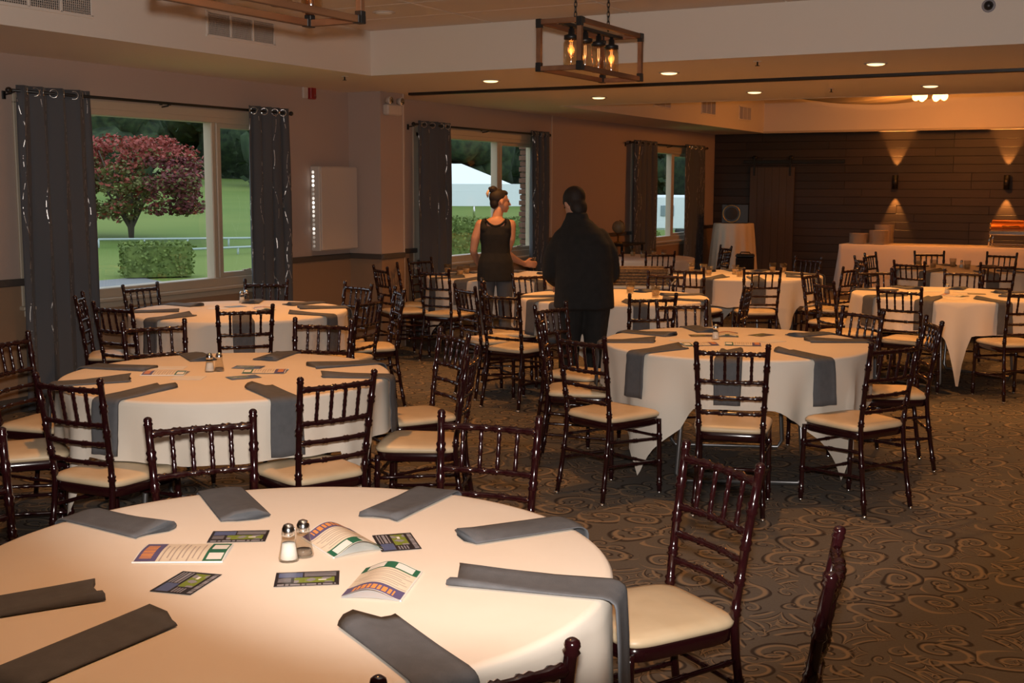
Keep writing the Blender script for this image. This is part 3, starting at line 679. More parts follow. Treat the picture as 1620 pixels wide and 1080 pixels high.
# ------------------------------------------------------------------ tables
R, TZ0 = 0.80, 0.765
leg_mb = MB()
top_mesh = MB().lathe([(0, .722), (.775, .722), (.785, .73), (.785, .75), (.775, .757), (0, .757)], 48).mesh('tabletop', mat('plywood_top', (0.3, 0.2, 0.12), .6))
def u_leg(s):
    return MB().tube([(-.33, s*.45, .72), (-.33, s*.48, .45), (-.36, s*.50, .06), (-.33, s*.50, .018), (.33, s*.50, .018), (.36, s*.50, .06), (.33, s*.48, .45), (.33, s*.45, .72)], .014, 8)
leg_meshes = [u_leg(s).mesh('folding_leg', M_steel) for s in (-1, 1)]
brace_mesh = MB().tube([(0, -.46, .45), (0, 0, .70), (0, .46, .45)], .009, 6).mesh('leg_brace', M_steel)
HALF = 1.075
def cloth_mesh(rot, seed, half=HALF, blocks=(), seats=(), naps=()):
    rnd = random.Random(seed); nth = 160; rings = [.001, .3, .6, .74, .785, .797, .806]
    b = MB(); vs = []; fs = []
    ph = [rnd.uniform(0, 6.28) for _ in range(4)]
    nh = 14
    for r_ in rings:
        z = TZ0 if r_ < .79 else TZ0-(.0015 if r_ < .80 else .010)
        for k in range(nth): a = 2*PI*k/nth; vs.append((r_*math.cos(a), r_*math.sin(a), z))
    for j in range(1, nh+1):
        for k in range(nth):
            a = 2*PI*k/nth; q = (a-rot) % (PI/2)                       # corners at rot + n*90
            dl = math.degrees(q if q < PI/4 else q-PI/2)
            ang = math.radians(45-abs(dl)); Lc = half/math.cos(ang)
            hang = (Lc-R); hang = min(hang, TZ0-.016)
            for ba in blocks:                                          # cloth rests on a seat pushed under it
                da = abs((math.degrees(a)-ba+180) % 360-180)
                if da < 22 and hang > TZ0-.490: kk = min(1, max(0, (22-da)/7)); hang = hang*(1-kk)+(TZ0-.490)*kk
            d = .010+(hang-.010)*j/nh
            k1 = math.exp(-(dl/9)**2); k2 = math.exp(-((abs(dl)-20)/8)**2)
            fold = .045*k1-.06*k2+.026*math.sin(13*a+ph[0])+.022*math.sin(23*a+ph[1]+.6*math.sin(3*a))
            rr = .806+d*(.018+fold*1.6)*min(1, d/.12+.2)
            aa = a-math.radians(dl)*.28*k1*min(1, d/.5)
            for na in naps:                                            # pressed flat under a hanging napkin
                lat = abs((math.degrees(aa)-na+180) % 360-180)*PI/180*rr
                if lat < .16: kk = min(1, (.16-lat)/.05); rr = rr*(1-kk)+min(rr, .822)*kk
            if d > .10:
                kd = min(1, (d-.10)/.14)
                for sx_, sy_, srz in seats:                            # stops short of the legs of a chair drawn up to it
                    lim = rr
                    for _ in range(60):
                        x_, y_ = lim*math.cos(aa)-sx_, lim*math.sin(aa)-sy_
                        lx = x_*math.cos(srz)+y_*math.sin(srz); ly = -x_*math.sin(srz)+y_*math.cos(srz)
                        if ly >= .225-max(0, abs(lx)-.215)*3 or abs(lx) > .32: break
                        lim -= .004
                    rr = rr+(lim-rr)*kd
            vs.append((rr*math.cos(aa), rr*math.sin(aa), TZ0-d))
    tot = len(rings)+nh
    for i in range(tot-1):
        for k in range(nth): fs.append((i*nth+k, i*nth+(k+1) % nth, (i+1)*nth+(k+1) % nth, (i+1)*nth+k))
    fs.append(tuple(range(nth)))
    b.add(vs, [f[::-1] for f in fs]); return b.mesh('tablecloth', M_linen)
def napkin_mesh(r0, hang, wdt, seed):
    rnd = random.Random(seed); b = MB()
    path = []                                                       # (radius, z) along the strip
    for i in range(9): path.append((r0+(.803-r0)*i/8, TZ0+.002))
    for a in (30, 60, 90): path.append((.803+.029*math.sin(math.radians(a)), TZ0-.017+.019*math.cos(math.radians(a))))
    for i in range(1, 8): path.append((.832+.012*i/7+rnd.uniform(-.002, .002), TZ0-.017-hang*i/7))
    n = len(path); prof = 14; vs = []; fs = []; ph = rnd.uniform(0, 6)
    for i, (r_, z) in enumerate(path):
        f = i/(n-1); top = i < 9; puff = .020*max(0, 1-i/5.0)+.006
        w = wdt*(1+.05*math.sin(f*5+ph)) * (1+.08*f)
        for k in range(prof):
            a = 2*PI*k/prof; y = math.copysign(abs(math.cos(a))**.6, math.cos(a))*w/2; hgt = math.sin(a)
            th = puff*(.55+.45*math.sin(y/w*5.5+ph)) if hgt > 0 else 0.0
            off = (max(hgt, 0))*th+.001+(.004 if hgt > 0 else 0)
            if top: vs.append((r_-.012*math.sin(y/w*6+ph)*(1 if i == 0 else 0), y, z+off))
            elif i < 12:
                an = math.radians((i-8)*30); vs.append((r_+off*math.sin(an), y, z+off*math.cos(an)))
            else: vs.append((r_+off+.006*math.sin(y*60+ph)*f, y, z))
    for i in range(n-1):
        for k in range(prof): fs.append((i*prof+k, (i+1)*prof+k, (i+1)*prof+(k+1) % prof, i*prof+(k+1) % prof))
    fs.append(tuple(range(prof))); fs.append(tuple(reversed([(n-1)*prof+k for k in range(prof)])))
    b.add(vs, fs); return b.mesh('napkin', M_nap)
nap_meshes = [napkin_mesh(.44+.02*(i % 3), .26+.035*(i % 4), .135, i) for i in range(6)]
short_nap = [napkin_mesh(.45+.02*i, .225+.01*i, .138, 20+i) for i in range(3)]

DIRS = [('open carpet', 0), ('carpet and plank wall', 45), ('plank wall', 90), ('windows and plank wall', 135), ('window wall', 180), ('windows, away from planks', 225), ('room away from planks', 270), ('carpet, away from planks', 315)]
def facing(a, used):
    a = a % 360; best = sorted(DIRS, key=lambda d: abs((a-d[1]+180) % 360-180))
    for d in best:
        if d[0] not in used: used.add(d[0]); return d[0]
    return best[0][0]
TABLES = [
 # centre, name phrase, [(angle, back distance)], extra napkin angles, cloth corner angle
 ((-1.89, 2.30), 'booklet table', [(141, 1.32), (97, 1.33), (57, 1.34), (14, 1.31), (-34, 1.09), (175, 1.45)], [-88, -125], 10),
 ((-4.12, 4.58), 'table beside the booklet table', [(-83, 1.10), (-26, 1.16), (20, 1.24), (60, 1.28), (105, 1.24), (151, 1.27), (192, 1.30), (-128, 1.22)], [], -8),
 ((-6.18, 7.02), 'maple window table', [(-48, 1.14), (173, 1.14), (121, 1.12), (-135, 1.14), (-95, 1.17), (4, 1.14), (43, 1.22), (75, 1.14)], [], 20),
 ((-2.32, 7.08), 'lantern table', [(-72, 1.25), (-111, 1.30), (-156, 1.19), (170, 1.40), (127, 1.15), (63, 1.13), (30, 1.20), (-33, 1.27)], [], -22),
 ((-1.77, 11.25), 'table between lantern and buffet', [(-97, 1.24), (-133, 1.24), (-50, 1.22), (176, 1.25), (134, 1.20), (92, 1.25)], [0, 45], -73),
 ((-4.20, 9.50), 'table by the man', [(-148, 1.12), (-125, 1.40), (-101, 1.53), (-55, 1.38), (5, 1.15), (88, 1.17), (160, 1.12)], [45], -158),
 ((-4.05, 12.65), 'barn door table', [(-65, 1.14), (-100, 1.26), (-12, 1.2), (32, 1.25), (74, 1.22)], [160, 200, 120], -50),
 ((-6.20, 11.15), 'table by the woman', [(-92, 1.28), (-119, 1.42), (-152, 1.10), (174, 1.14)], [-30, 60, 110], -40),
 ((-6.35, 15.0), 'table under the desk globe', [(-52, 1.3), (-82, 1.3), (6, 1.25), (40, 1.3)], [], 0),
 ((-2.15, 14.85), 'table before the buffet', [(-65, 1.17), (-107, 1.3), (-146, 1.25), (167, 1.15), (121, 1.14), (77, 1.18)], [20, -25], 30),
]
TC = [Vector((t_[0][0], t_[0][1], 0)) for t_ in TABLES]
for ti, (c, nm, chairs, extra, crot) in enumerate(TABLES):
    t = thing('round_table', 'round folding table under ivory cloth, the ' + nm, 'table', (c[0], c[1], 0), math.radians(crot+45), )
    link('tabletop', top_mesh, t)
    for lm in leg_meshes: link('folding_leg', lm, t)
    link('leg_brace', brace_mesh, t)
    rr = random.Random(ti); cj = [rr.uniform(-6, 6) for _ in chairs]; na_ = [a+rr.uniform(-5, 5) for a in [q[0] for q in chairs]+extra]
    if ti == 6: na_[4] = 94                                          # laid beside the tumblers
    if ti == 7: na_[3] = 158
    o = link('tablecloth', cloth_mesh(math.radians(crot), ti, HALF, [q[0] for q in chairs if q[1]-.25-.205 < .80],
             [((q[1]-.25)*math.cos(math.radians(q[0])), (q[1]-.25)*math.sin(math.radians(q[0])), math.radians(q[0])+PI/2+math.radians(z_)) for q, z_ in zip(chairs, cj) if q[1]-.25-.205 >= .80],
             na_ if ti != 8 else ()), None, (c[0], c[1], 0)); tag(o, 'ivory tablecloth with hanging corners on the ' + nm, 'tablecloth')
    used = set(); used2 = set()
    for i, (a, bd) in enumerate(chairs):
        ar = math.radians(a); sd = bd-.25                            # seat centre distance
        fd = facing(a, used)
        make_chair(c[0]+sd*math.cos(ar), c[1]+sd*math.sin(ar), ar+PI/2+math.radians(cj[i]),
                   'mahogany chair at the %s, back to the %s' % (nm, fd), None)
    for i, a in enumerate([q[0] for q in chairs]+extra):
        if ti == 8: continue
        me = nap_meshes[(i+ti) % 6] if (i >= len(chairs) or chairs[i][1]-.25-.205 > .85) else short_nap[i % 3]
        o = link('napkin', me, None, (c[0], c[1], 0), math.radians(na_[i]))
        tag(o, 'charcoal napkin on the %s, towards the %s' % (nm, facing(a, used2)), 'napkin', 'napkins on the ' + nm)

# ------------------------------------------------------------------ shakers, cards, booklets, tumblers
sh_glass = MB().lathe([(0, .0), (.025, .0), (.0265, .006), (.0225, .026), (.0165, .060), (.0155, .066)], 12).mesh('shaker_glass', M_glass)
sh_salt = MB().lathe([(0, .006), (.0225, .006), (.019, .03), (.0160, .046), (0, .047)], 12).mesh('salt_fill', M_salt)
sh_pep = MB().lathe([(0, .006), (.0225, .006), (.021, .018), (0, .019)], 12).mesh('pepper_fill', M_pepper)
sh_cap = MB().lathe([(.0165, .064), (.0175, .068), (.0165, .082), (.0115, .092), (.004, .0955), (0, .096)], 14).mesh('shaker_cap', M_chrome)
def shaker(x, y, kind, nm):
    t = thing(kind+'_shaker', 'small glass %s shaker with chrome cap on the %s' % (kind, nm), 'shaker', (x, y, TZ0+.001))
    link('glass_body', sh_glass, t); link(kind+'_fill', sh_salt if kind == 'salt' else sh_pep, t); link('cap', sh_cap, t)
shaker(-1.908, 2.327, 'salt', TABLES[0][1]); shaker(-1.899, 2.374, 'pepper', TABLES[0][1])
for ti, (p, q) in {1: ((332, 588), (347, 587)), 2: ((383, 479), (390, 477)), 3: ((1132, 537), None), 4: ((1498, 466), None), 9: ((1521, 424), None)}.items():
    a = at_z(p[0], p[1], TZ0); shaker(a.x, a.y, 'salt', TABLES[ti][1])
    if q: a = at_z(q[0], q[1], TZ0); shaker(a.x, a.y, 'pepper', TABLES[ti][1])

CARDM = [M_card, M_lime, M_cardgrey, M_cardblue, M_paper]
def card_fn(u, v):
    if u < .015 or u > .985 or v < .02 or v > .98: return 0
    if v < .16 and .05 < u < .95: return 2 if (int(u*60) % 5) else 0
    if .20 < v < .56 and .08 < u < .70:
        if .36 < v < .44 and .2 < u < .33: return 4
        return 1 if (math.sin(u*25)+math.sin(v*17+u*9)) > -.6 else 2
    if v > .60 and u > .58 and v < .94 and u < .95: return 3
    if .62 < v < .94 and .06 < u < .54 and int(v*26) % 2: return 2
    if .22 < v < .54 and .74 < u < .94 and int(v*30) % 2: return 2
    return 0
def quad(corners, w, h):
    # centre and heading from four photographed corners (upper-left, upper-right, lower-right, lower-left of the print)
    a, b_, c, d = [Vector((q[0], q[1], 0)) for q in corners]
    ctr = (a+b_+c+d)/4; e = ((b_-a)+(c-d)); return ctr, math.atan2(e.y, e.x)
card_mesh = MB().grid(lambda u, v: ((u-.5)*.152, (.5-v)*.105, .0008), 40, 28, mfn=card_fn).mesh('flyer_card', CARDM)
def card(ctr, rz, k):
    o = link('flyer_card', card_mesh, None, (ctr.x, ctr.y, TZ0+.0012), rz); tag(o, 'black flyer card with lime print '+k, 'flyer'); md = o.modifiers.new('thickness', 'SOLIDIFY'); md.thickness = .0006
    return o
BOOKM = [M_cream, M_purple, M_orange, M_green, M_paper, M_ink]
def book_fn(u, v):
    if u < .012 or u > .988 or v < .01 or v > .99: return 4
    if v < .25:
        if .055 < v < .185 and .14 < u < .86: return 2 if int(u*46) % 4 else 1
        return 1
    if v > .77:
        if .80 < v < .96 and (.10 < u < .40 or .60 < u < .90): return 4
        return 3
    if int(v*52) % 3 == 0 and .10+.08*math.sin(v*40) < u < .88-.10*math.sin(v*23) and v < .72: return 5
    return 0
def booklet(ctr, rz, curl, k, L=.215, W=.14):
    t = thing('booklet', 'cream booklet with purple and green bands '+k, 'booklet', (ctr.x, ctr.y, TZ0+.001), rz)
    def top(u, v):
        z = .0035+curl*.030*math.sin(u*PI*.95)**1.5; return ((u-.5)*W, (.5-v)*L, z)
    part('cover', MB().grid(top, 40, 60, mfn=book_fn), BOOKM, t)
    def low(u, v): return ((u-.5)*W*1.02, (.5-v)*L*1.005, .001+curl*.006*math.sin(u*PI))
    part('pages', MB().grid(low, 12, 4), M_paper, t)
    part('spine', MB().box((-W/2, 0, .0022), (.003, L, .0035)), M_paper, t)
    return t
c_, r_ = quad([(-2.26, 2.42), (-2.118, 2.513), (-2.061, 2.429), (-2.193, 2.342)], 0, 0); card(c_, r_+PI, 'between two napkins, above the flat booklet')
c_, r_ = quad([(-2.075, 2.135), (-1.98, 2.16), (-1.937, 2.005), (-2.035, 1.981)], 0, 0); card(c_, r_-PI/2, 'lying askew below the flat booklet')
c_, r_ = quad([(-1.872, 2.225), (-1.741, 2.321), (-1.681, 2.24), (-1.812, 2.146)], 0, 0); card(c_, r_+PI, 'in front of the salt and pepper shakers')
c_, r_ = quad([(-1.852, 2.6), (-1.783, 2.68), (-1.67, 2.577), (-1.735, 2.496)], 0, 0); card(c_, r_-PI/2-.1, 'at the tip of the curled booklet')
c_, r_ = quad([(-2.322, 2.25), (-2.124, 2.361), (-2.035, 2.232), (-2.222, 2.115)], 0, 0); booklet(c_, r_+PI/2, .15, 'lying flat between two flyer cards', .225, .15)
c_, r_ = quad([(-1.716, 2.352), (-1.577, 2.408), (-1.47, 2.212), (-1.612, 2.167)], 0, 0); booklet(c_, r_+PI, .75, 'with its curled edge towards two napkins')
c_, r_ = quad([(-1.99, 2.516), (-1.941, 2.627), (-1.756, 2.504), (-1.824, 2.38)], 0, 0); booklet(c_, r_-.05, 1.0, 'bulging open right beside the pepper shaker')
# scattered print on the other tables
def scatter(ti, items):
    nm = TABLES[ti][1]
    for i, (px, py, kind, ang) in enumerate(items):
        p = at_z(px, py, TZ0)
        if kind == 'c':
            o = link('flyer_card', card_mesh if i % 2 else white_card, None, (p.x, p.y, TZ0+.0012), math.radians(ang)); tag(o, 'small %s flyer card on the %s' % ('black' if i % 2 else 'white', nm), 'flyer', 'flyers on the '+nm)
        else:
            booklet(p, math.radians(ang), .3, 'on the '+nm)['group'] = 'booklets on the '+nm
white_card = MB().box((0, 0, .0006), (.152, .105, .0012)).mesh('flyer_card', M_paper)
scatter(1, [(270, 582, 'c', 30), (262, 591, 'b', 120), (298, 598, 'c', 29), (393, 581, 'c', 25), (420, 588, 'b', -60), (385, 597, 'c', 60)])
scatter(2, [(345, 488, 'c', 30), (372, 485, 'c', 70), (420, 484, 'c', 20), (418, 489, 'b', 50)])
scatter(3, [(1080, 538, 'c', 10), (1105, 545, 'b', -50), (1150, 530, 'b', 20), (1175, 545, 'b', -70), (1150, 556, 'c', 40), (1205, 530, 'c', 70), (1220, 540, 'c', 60), (1110, 531, 'c', 30)])
scatter(4, [(1475, 461, 'c', 20), (1510, 468, 'b', 60), (1525, 462, 'c', 40), (1545, 465, 'c', 10), (1510, 473, 'c', 50)])

gl = MB().lathe([(0, .004), (.027, .004), (.029, .0), (.031, .006), (.034, .045), (.040, .10), (.038, .10), (.032, .045), (.028, .010), (0, .009)], 16).mesh('tumbler', M_glass)
gfill = MB().lathe([(0, .011), (.0275, .011), (.0335, .055), (0, .055)], 14).mesh('rolled_insert', mat('amber_liquid', (.55, .36, .17), .3))
def tumbler(px, py, ti, z=TZ0, nm=None):
    nm = nm or TABLES[ti][1]; p = at_z(px, py, z)
    t = thing('tumbler', 'small glass tumbler standing on the '+nm, 'glass', (p.x, p.y, z+.001), group='tumblers on the '+nm)
    link('glass_body', gl, t); link('contents', gfill, t)
for ti, L in {5: [(997, 464), (1037, 470)], 6: [(1094, 430), (1113, 432), (1121, 436), (1163, 434), (1170, 438), (1222, 430), (1239, 431)], 7: [(708, 432), (728, 436), (738, 433)],
              8: [(967, 404), (1001, 405), (1017, 408), (1034, 405), (1050, 407)], 9: [(1453, 420), (1476, 424), (1507, 422), (1530, 426)]}.items():
    for p in L: tumbler(p[0], p[1], ti)

# ------------------------------------------------------------------ back of the hall: buffet, plates, chafing dish, cocktail table
BX0, BX1, BY0, BY1, BZ = -4.86, 0.6, 20.05, 20.95, 0.775
t = thing('buffet_table', 'long buffet table under a floor-length ivory cloth', 'table', ((BX0+BX1)/2, (BY0+BY1)/2, 0))
part('tabletop', MB().bevbox((0, 0, BZ-.03), (BX1-BX0-.02, BY1-BY0-.02, .04), .004), M_wood, t)
for sx in (-1, 1):
    for sy in (-1, 1): part('leg', MB().tube([(sx*((BX1-BX0)/2-.15), sy*.33, 0), (sx*((BX1-BX0)/2-.15), sy*.33, BZ-.05)], .02, 8), M_steel, t)
b = MB(); per = []
Lx, Ly = BX1-BX0, BY1-BY0; N = 240
for i in range(N):
    s = i/N*2*(Lx+Ly)
    if s < Lx: per.append((-Lx/2+s, -Ly/2, 0, -1))
    elif s < Lx+Ly: per.append((Lx/2, -Ly/2+s-Lx, 1, 0))
    elif s < 2*Lx+Ly: per.append((Lx/2-(s-Lx-Ly), Ly/2, 0, 1))
    else: per.append((-Lx/2, Ly/2-(s-2*Lx-Ly), -1, 0))
vs = [(x, y, BZ) for x, y, _, _ in per]; fs = [tuple(range(N))]; H_ = 8
for j in range(H_+1):
    f = j/H_
    for i, (x, y, nx, ny) in enumerate(per):
        o_ = .006+f*(.10 if abs(nx) else .03)+f*.018*math.sin(i*1.1)+f*.012*math.sin(i*.37+1)
        vs.append((x+nx*o_, y+ny*o_, BZ-.008-f*(BZ-.02)))
for j in range(H_+1):
    for i in range(N): fs.append((j*N+i, (j+1)*N+i, (j+1)*N+(i+1) % N, j*N+(i+1) % N))
b.add(vs, fs); o = part('buffet_cloth', b, M_linen, None, ((BX0+BX1)/2, (BY0+BY1)/2, .001)); tag(o, 'ivory cloth falling to the floor around the buffet table', 'tablecloth')
plate_m = MB().lathe([(0, 0), (.085, 0), (.09, .004), (.155, .013), (.157, .016), (.09, .008), (0, .006)], 24).mesh('plate', M_plate)
for (px, n, k, dy) in ((1359, 15, 'the shorter stack nearest the barn door', .25), (1390, 20, 'the tall stack in front', .22), (1398, 27, 'the tallest stack, behind', .62)):
    p = at_z(px, 388, BZ); x = ray(px, 380).x/ray(px, 380).y*(BY0+dy)
    for i in range(n): tag(link('plate', plate_m, None, (x, BY0+dy, BZ+.003+i*.0112)), 'ivory china plate in '+k+' on the buffet', 'plate', k)
t = thing('chafing_dish', 'copper roll-top chafing dish on a steel stand on the buffet', 'chafing dish', (-2.28, 20.45, BZ+.003))
for sx in (-1, 1):
    for sy in (-1, 1): part('leg', MB().tube([(sx*.31, sy*.2, 0), (sx*.30, sy*.19, .12), (sx*.28, sy*.18, .22)], .012, 8), M_chrome, t)
part('water_pan', MB().bevbox((0, 0, .225), (.62, .40, .07), .012), M_chrome, t); part('stand_shelf', MB().bevbox((0, 0, .05), (.58, .36, .012), .003), M_chrome, t)
b = MB()
b.grid(lambda u, v: ((u-.5)*.58, -.18*math.cos(v*PI), .262+.17*math.sin(v*PI)), 2, 20)
for s in (-.29, .29):
    vs = [(s, 0, .262)]+[(s, -.18*math.cos(i/20*PI), .262+.17*math.sin(i/20*PI)) for i in range(21)]; b.add(vs, [(0, i, i+1) for i in range(1, 21)])
ld = part('lid', b, M_copper, t); part('lid_handle', MB().tube([(-.12, -.19, .32), (-.12, -.24, .33), (.12, -.24, .33), (.12, -.19, .32)], .010, 8), M_brass, ld)
for s in (-1, 1): part('side_knob', MB().ell((s*.305, -.1, .33), (.02, .02, .05), 10, 8), M_brass, ld)

p = Vector((-6.84, 20.6, 0)); CTZ = 1.07
t = thing('cocktail_table', 'tall round cocktail table under a pleated champagne cloth', 'table', p)
part('tabletop', MB().lathe([(0, CTZ-.03), (.33, CTZ-.03), (.33, CTZ-.006), (0, CTZ-.006)], 24), M_wood, t); part('column', MB().tube([(0, 0, .03), (0, 0, CTZ-.03)], .04, 10), M_steel, t); part('base', MB().lathe([(0, 0), (.26, 0), (.26, .015), (.05, .04), (0, .04)], 20), M_steel, t)
b = MB(); N = 120; vs = [(.345*math.cos(2*PI*i/N), .345*math.sin(2*PI*i/N), CTZ) for i in range(N)]; fs = [tuple(range(N))]
for j in range(9):
    f = j/8
    for i in range(N):
        a = 2*PI*i/N; r_ = .35+.085*f+.022*f**.6*math.sin(15*a+math.sin(3*a)); vs.append((r_*math.cos(a), r_*math.sin(a), CTZ-.008-f*(CTZ-.02)))
for j in range(9):
    for i in range(N): fs.append((j*N+i, (j+1)*N+i, (j+1)*N+(i+1) % N, j*N+(i+1) % N))
b.add(vs, fs); o = part('cocktail_cloth', b, M_linen2, None, (p.x, p.y, 0)); tag(o, 'pleated champagne cloth draped over the tall cocktail table', 'tablecloth')
t = thing('speaker_box', 'black speaker box with a brass ring on the cocktail table', 'speaker', (p.x+.02, p.y, CTZ+.002), math.radians(18))
part('cabinet', MB().bevbox((0, 0, .165), (.46, .30, .33), .01), M_black, t)
o = part('ring', MB().tube([(.145*math.cos(i*PI/16), 0, .145*math.sin(i*PI/16)) for i in range(32)], .010, 8, closed=True), M_brass, t, (-.06, -.156, .165))
part('cone', MB().lathe([(0, .01), (.05, .004), (.13, -.012), (.138, -.016)], 24), mat('speaker_cone', (.02, .018, .018), .6), t, (-.06, -.158, .165)).rotation_euler = (PI/2, 0, 0)
t = thing('equipment_case', 'small black case on the carpet before the cocktail table', 'case', (-6.2, 19.3, 0), .3)
part('body', MB().bevbox((0, 0, .28), (.30, .34, .56), .02), M_blackcloth, t); part('lid', MB().bevbox((0, 0, .585), (.31, .35, .05), .02), M_black, t); part('handle', MB().tube([(-.08, 0, .61), (-.07, 0, .64), (.07, 0, .64), (.08, 0, .61)], .009, 6), M_black, t)

# desk globe on a console by the wall
t = thing('console_table', 'small dark console table against the window wall', 'table', (WX+.24, 16.9, 0))
part('tabletop', MB().bevbox((0, 0, .84), (.40, .85, .03), .004), M_black, t)
for sx in (-1, 1):
    for sy in (-1, 1): part('leg', MB().bevbox((sx*.17, sy*.38, .4125), (.03, .03, .825), .003), M_black, t)
part('stretcher', MB().bevbox((0, 0, .2), (.02, .76, .025), .003), M_black, t)
t = thing('desk_globe', 'antique desk globe on a brass stand on the console', 'globe', (WX+.24, 16.75, .857))
part('foot', MB().lathe([(0, 0), (.07, 0), (.065, .012), (.015, .03), (.012, .13), (0, .13)], 16), M_brass, t)
part('meridian', MB().tube([(.105*math.cos(a*PI/12-.4), 0, .24+.105*math.sin(a*PI/12-.4)) for a in range(-6, 8)], .005, 6), M_brass, t)
part('sphere', MB().ell((0, 0, .24), (.095, .095, .095), 20, 14), mat('globe_map', (.34, .25, .15), .45, noise=(9, (.20, .21, .16))), t)

# service cart with a wicker basket
t = thing('service_cart', 'pale grey service cart carrying the wicker basket', 'cart', (-4.87, 11.38, 0), math.radians(28))
for z in (.70, .28): part('shelf', MB().bevbox((0, 0, z), (.78, .44, .035), .008), mat('cart_grey', (.45, .46, .46), .4), t)
for sx in (-1, 1):
    for sy in (-1, 1):
        part('post', MB().tube([(sx*.36, sy*.19, .09), (sx*.36, sy*.19, .70)], .014, 8), M_steel, t)
        part('caster', MB().ell((sx*.36, sy*.19, .04), (.02, .04, .04), 10, 8), M_black, t)
part('push_handle', MB().tube([(.38, -.19, .70), (.46, -.19, .78), (.46, .19, .78), (.38, .19, .70)], .012, 8), M_steel, t)
t = thing('wicker_basket', 'long brown wicker basket on the service cart', 'basket', (-4.87, 11.38, .719), math.radians(28))
part('body', MB().box((0, 0, .075), (.70, .38, .15), 0, 0, 1.04), M_wicker, t)
b = MB(); 
for j in range(5):
    n = 60
    for s in (-1, 1): b.tube([(-.36+.72*i/n, s*(.193+.004*j*.3)+.006*math.sin(i*PI*.5+j*PI)*1, .015+.03*j) for i in range(n+1)], .012, 5)
o = part('weave', b, M_wicker, t); o['kind'] = 'stuff'
part('rim', MB().tube([(-.37, -.20, .155), (.37, -.20, .155), (.37, .20, .155), (-.37, .20, .155)], .014, 6, closed=True), M_wicker, t)

# ------------------------------------------------------------------ people
def fuse(mb_, voxel, smooth_it, name, mats):
    me = mb_.mesh(name, mats); o = bpy.data.objects.new(name+'_tmp', me); col.objects.link(o)
    r = o.modifiers.new('r', 'REMESH'); r.mode = 'VOXEL'; r.voxel_size = voxel; r.use_smooth_shade = True
    s = o.modifiers.new('s', 'SMOOTH'); s.iterations = smooth_it; s.factor = .5
    dg = bpy.context.evaluated_depsgraph_get(); ev = o.evaluated_get(dg)
    m2 = bpy.data.meshes.new_from_object(ev); m2.name = name
    m2.materials.clear(); m2.materials.append(mats)
    bpy.data.objects.remove(o); bpy.data.meshes.remove(me)
    return m2
def limb(b, pts, rad, seg=14):
    # rounded tapered chain
    P = [Vector(p) for p in pts]; path = []; rr = []
    d0 = (P[0]-P[1]).normalized(); path += [P[0]+d0*rad[0]*.9, P[0]+d0*rad[0]*.6]; rr += [rad[0]*.3, rad[0]*.78]
    for i in range(len(P)-1):
        for k in range(5):
            f = k/5; path.append(P[i].lerp(P[i+1], f)); rr.append(rad[i]+(rad[i+1]-rad[i])*f)
    path.append(P[-1]); rr.append(rad[-1]); d1 = (P[-1]-P[-2]).normalized()
    path += [P[-1]+d1*rad[-1]*.6, P[-1]+d1*rad[-1]*.9]; rr += [rad[-1]*.78, rad[-1]*.3]
    b.tube(path, rr, seg)
def loft(b, secs, seg=24, grow=0.0):
    vs = []; fs = []; n = len(secs)
    for (x, y, z, rx, ry) in secs:
        for k in range(seg):
            a = 2*PI*k/seg; c, s = math.cos(a), math.sin(a)
            vs.append((x+math.copysign(abs(c)**.85, c)*(rx+grow), y+math.copysign(abs(s)**.85, s)*(ry+grow), z))
    for i in range(n-1):
        for k in range(seg): fs.append((i*seg+k, i*seg+(k+1) % seg, (i+1)*seg+(k+1) % seg, (i+1)*seg+k))
    fs.append(tuple(reversed(range(seg)))); fs.append(tuple((n-1)*seg+k for k in range(seg)))
    b.add(vs, fs)
def hand(b, wrist, direction, palm_n, side, curl=.5):
    # palm and five unequal bent fingers; side = +1 thumb towards +cross
    w = Vector(wrist); d = Vector(direction).normalized(); nrm = Vector(palm_n); nrm = (nrm-d*nrm.dot(d)).normalized(); ac = d.cross(nrm)*side
    for k in (-.024, -.008, .008, .024): limb(b, [w+ac*k*.7, w+d*.085+ac*k], [.014, .012], 8)
    for k, L in ((-.027, .058), (-.009, .072), (.009, .078), (.027, .068)):
        a0 = w+d*.085+ac*k; a1 = a0+d*L*.45+nrm*L*.12*curl; a2 = a1+d*L*.30+nrm*L*.35*curl; a3 = a2+d*L*.18+nrm*L*.40*curl
        limb(b, [a0, a1, a2, a3], [.010, .0095, .0085, .0075], 8)
    t0 = w+d*.025+ac*.026; t1 = t0+d*.03+ac*.026+nrm*.008; t2 = t1+d*.028+ac*.006+nrm*.012
    limb(b, [t0, t1, t2], [.013, .011, .009], 8)
def head(b, c, yaw, tilt, s=1.0):
    rot = Matrix.Rotation(yaw, 3, 'Z') @ Matrix.Rotation(tilt, 3, 'X'); c = Vector(c)
    def q(v): return c+rot @ (Vector(v)*s)
    b.ell(q((0, -.012, .028)), (.074*s, .092*s, .086*s), 20, 14, rot=rot)          # skull
    b.ell(q((0, .028, -.035)), (.060*s, .066*s, .080*s), 18, 12, rot=rot)          # face and jaw
    b.ell(q((0, .070, -.092)), (.026*s, .022*s, .020*s), 12, 8, rot=rot)           # chin
    limb(b, [q((0, .088, .006)), q((0, .110, -.028))], [.010*s, .015*s], 8)        # nose
    b.ell(q((0, .094, -.058)), (.022*s, .010*s, .006*s), 10, 6, rot=rot); b.ell(q((0, .092, -.068)), (.020*s, .010*s, .007*s), 10, 6, rot=rot)   # lips
    for sx in (-1, 1):
        b.ell(q((sx*.078, -.005, -.010)), (.010*s, .020*s, .032*s), 10, 8, rot=rot)    # ears
        b.ell(q((sx*.030, .082, .020)), (.022*s, .010*s, .008*s), 10, 6, rot=rot)      # brows
    return q, rot
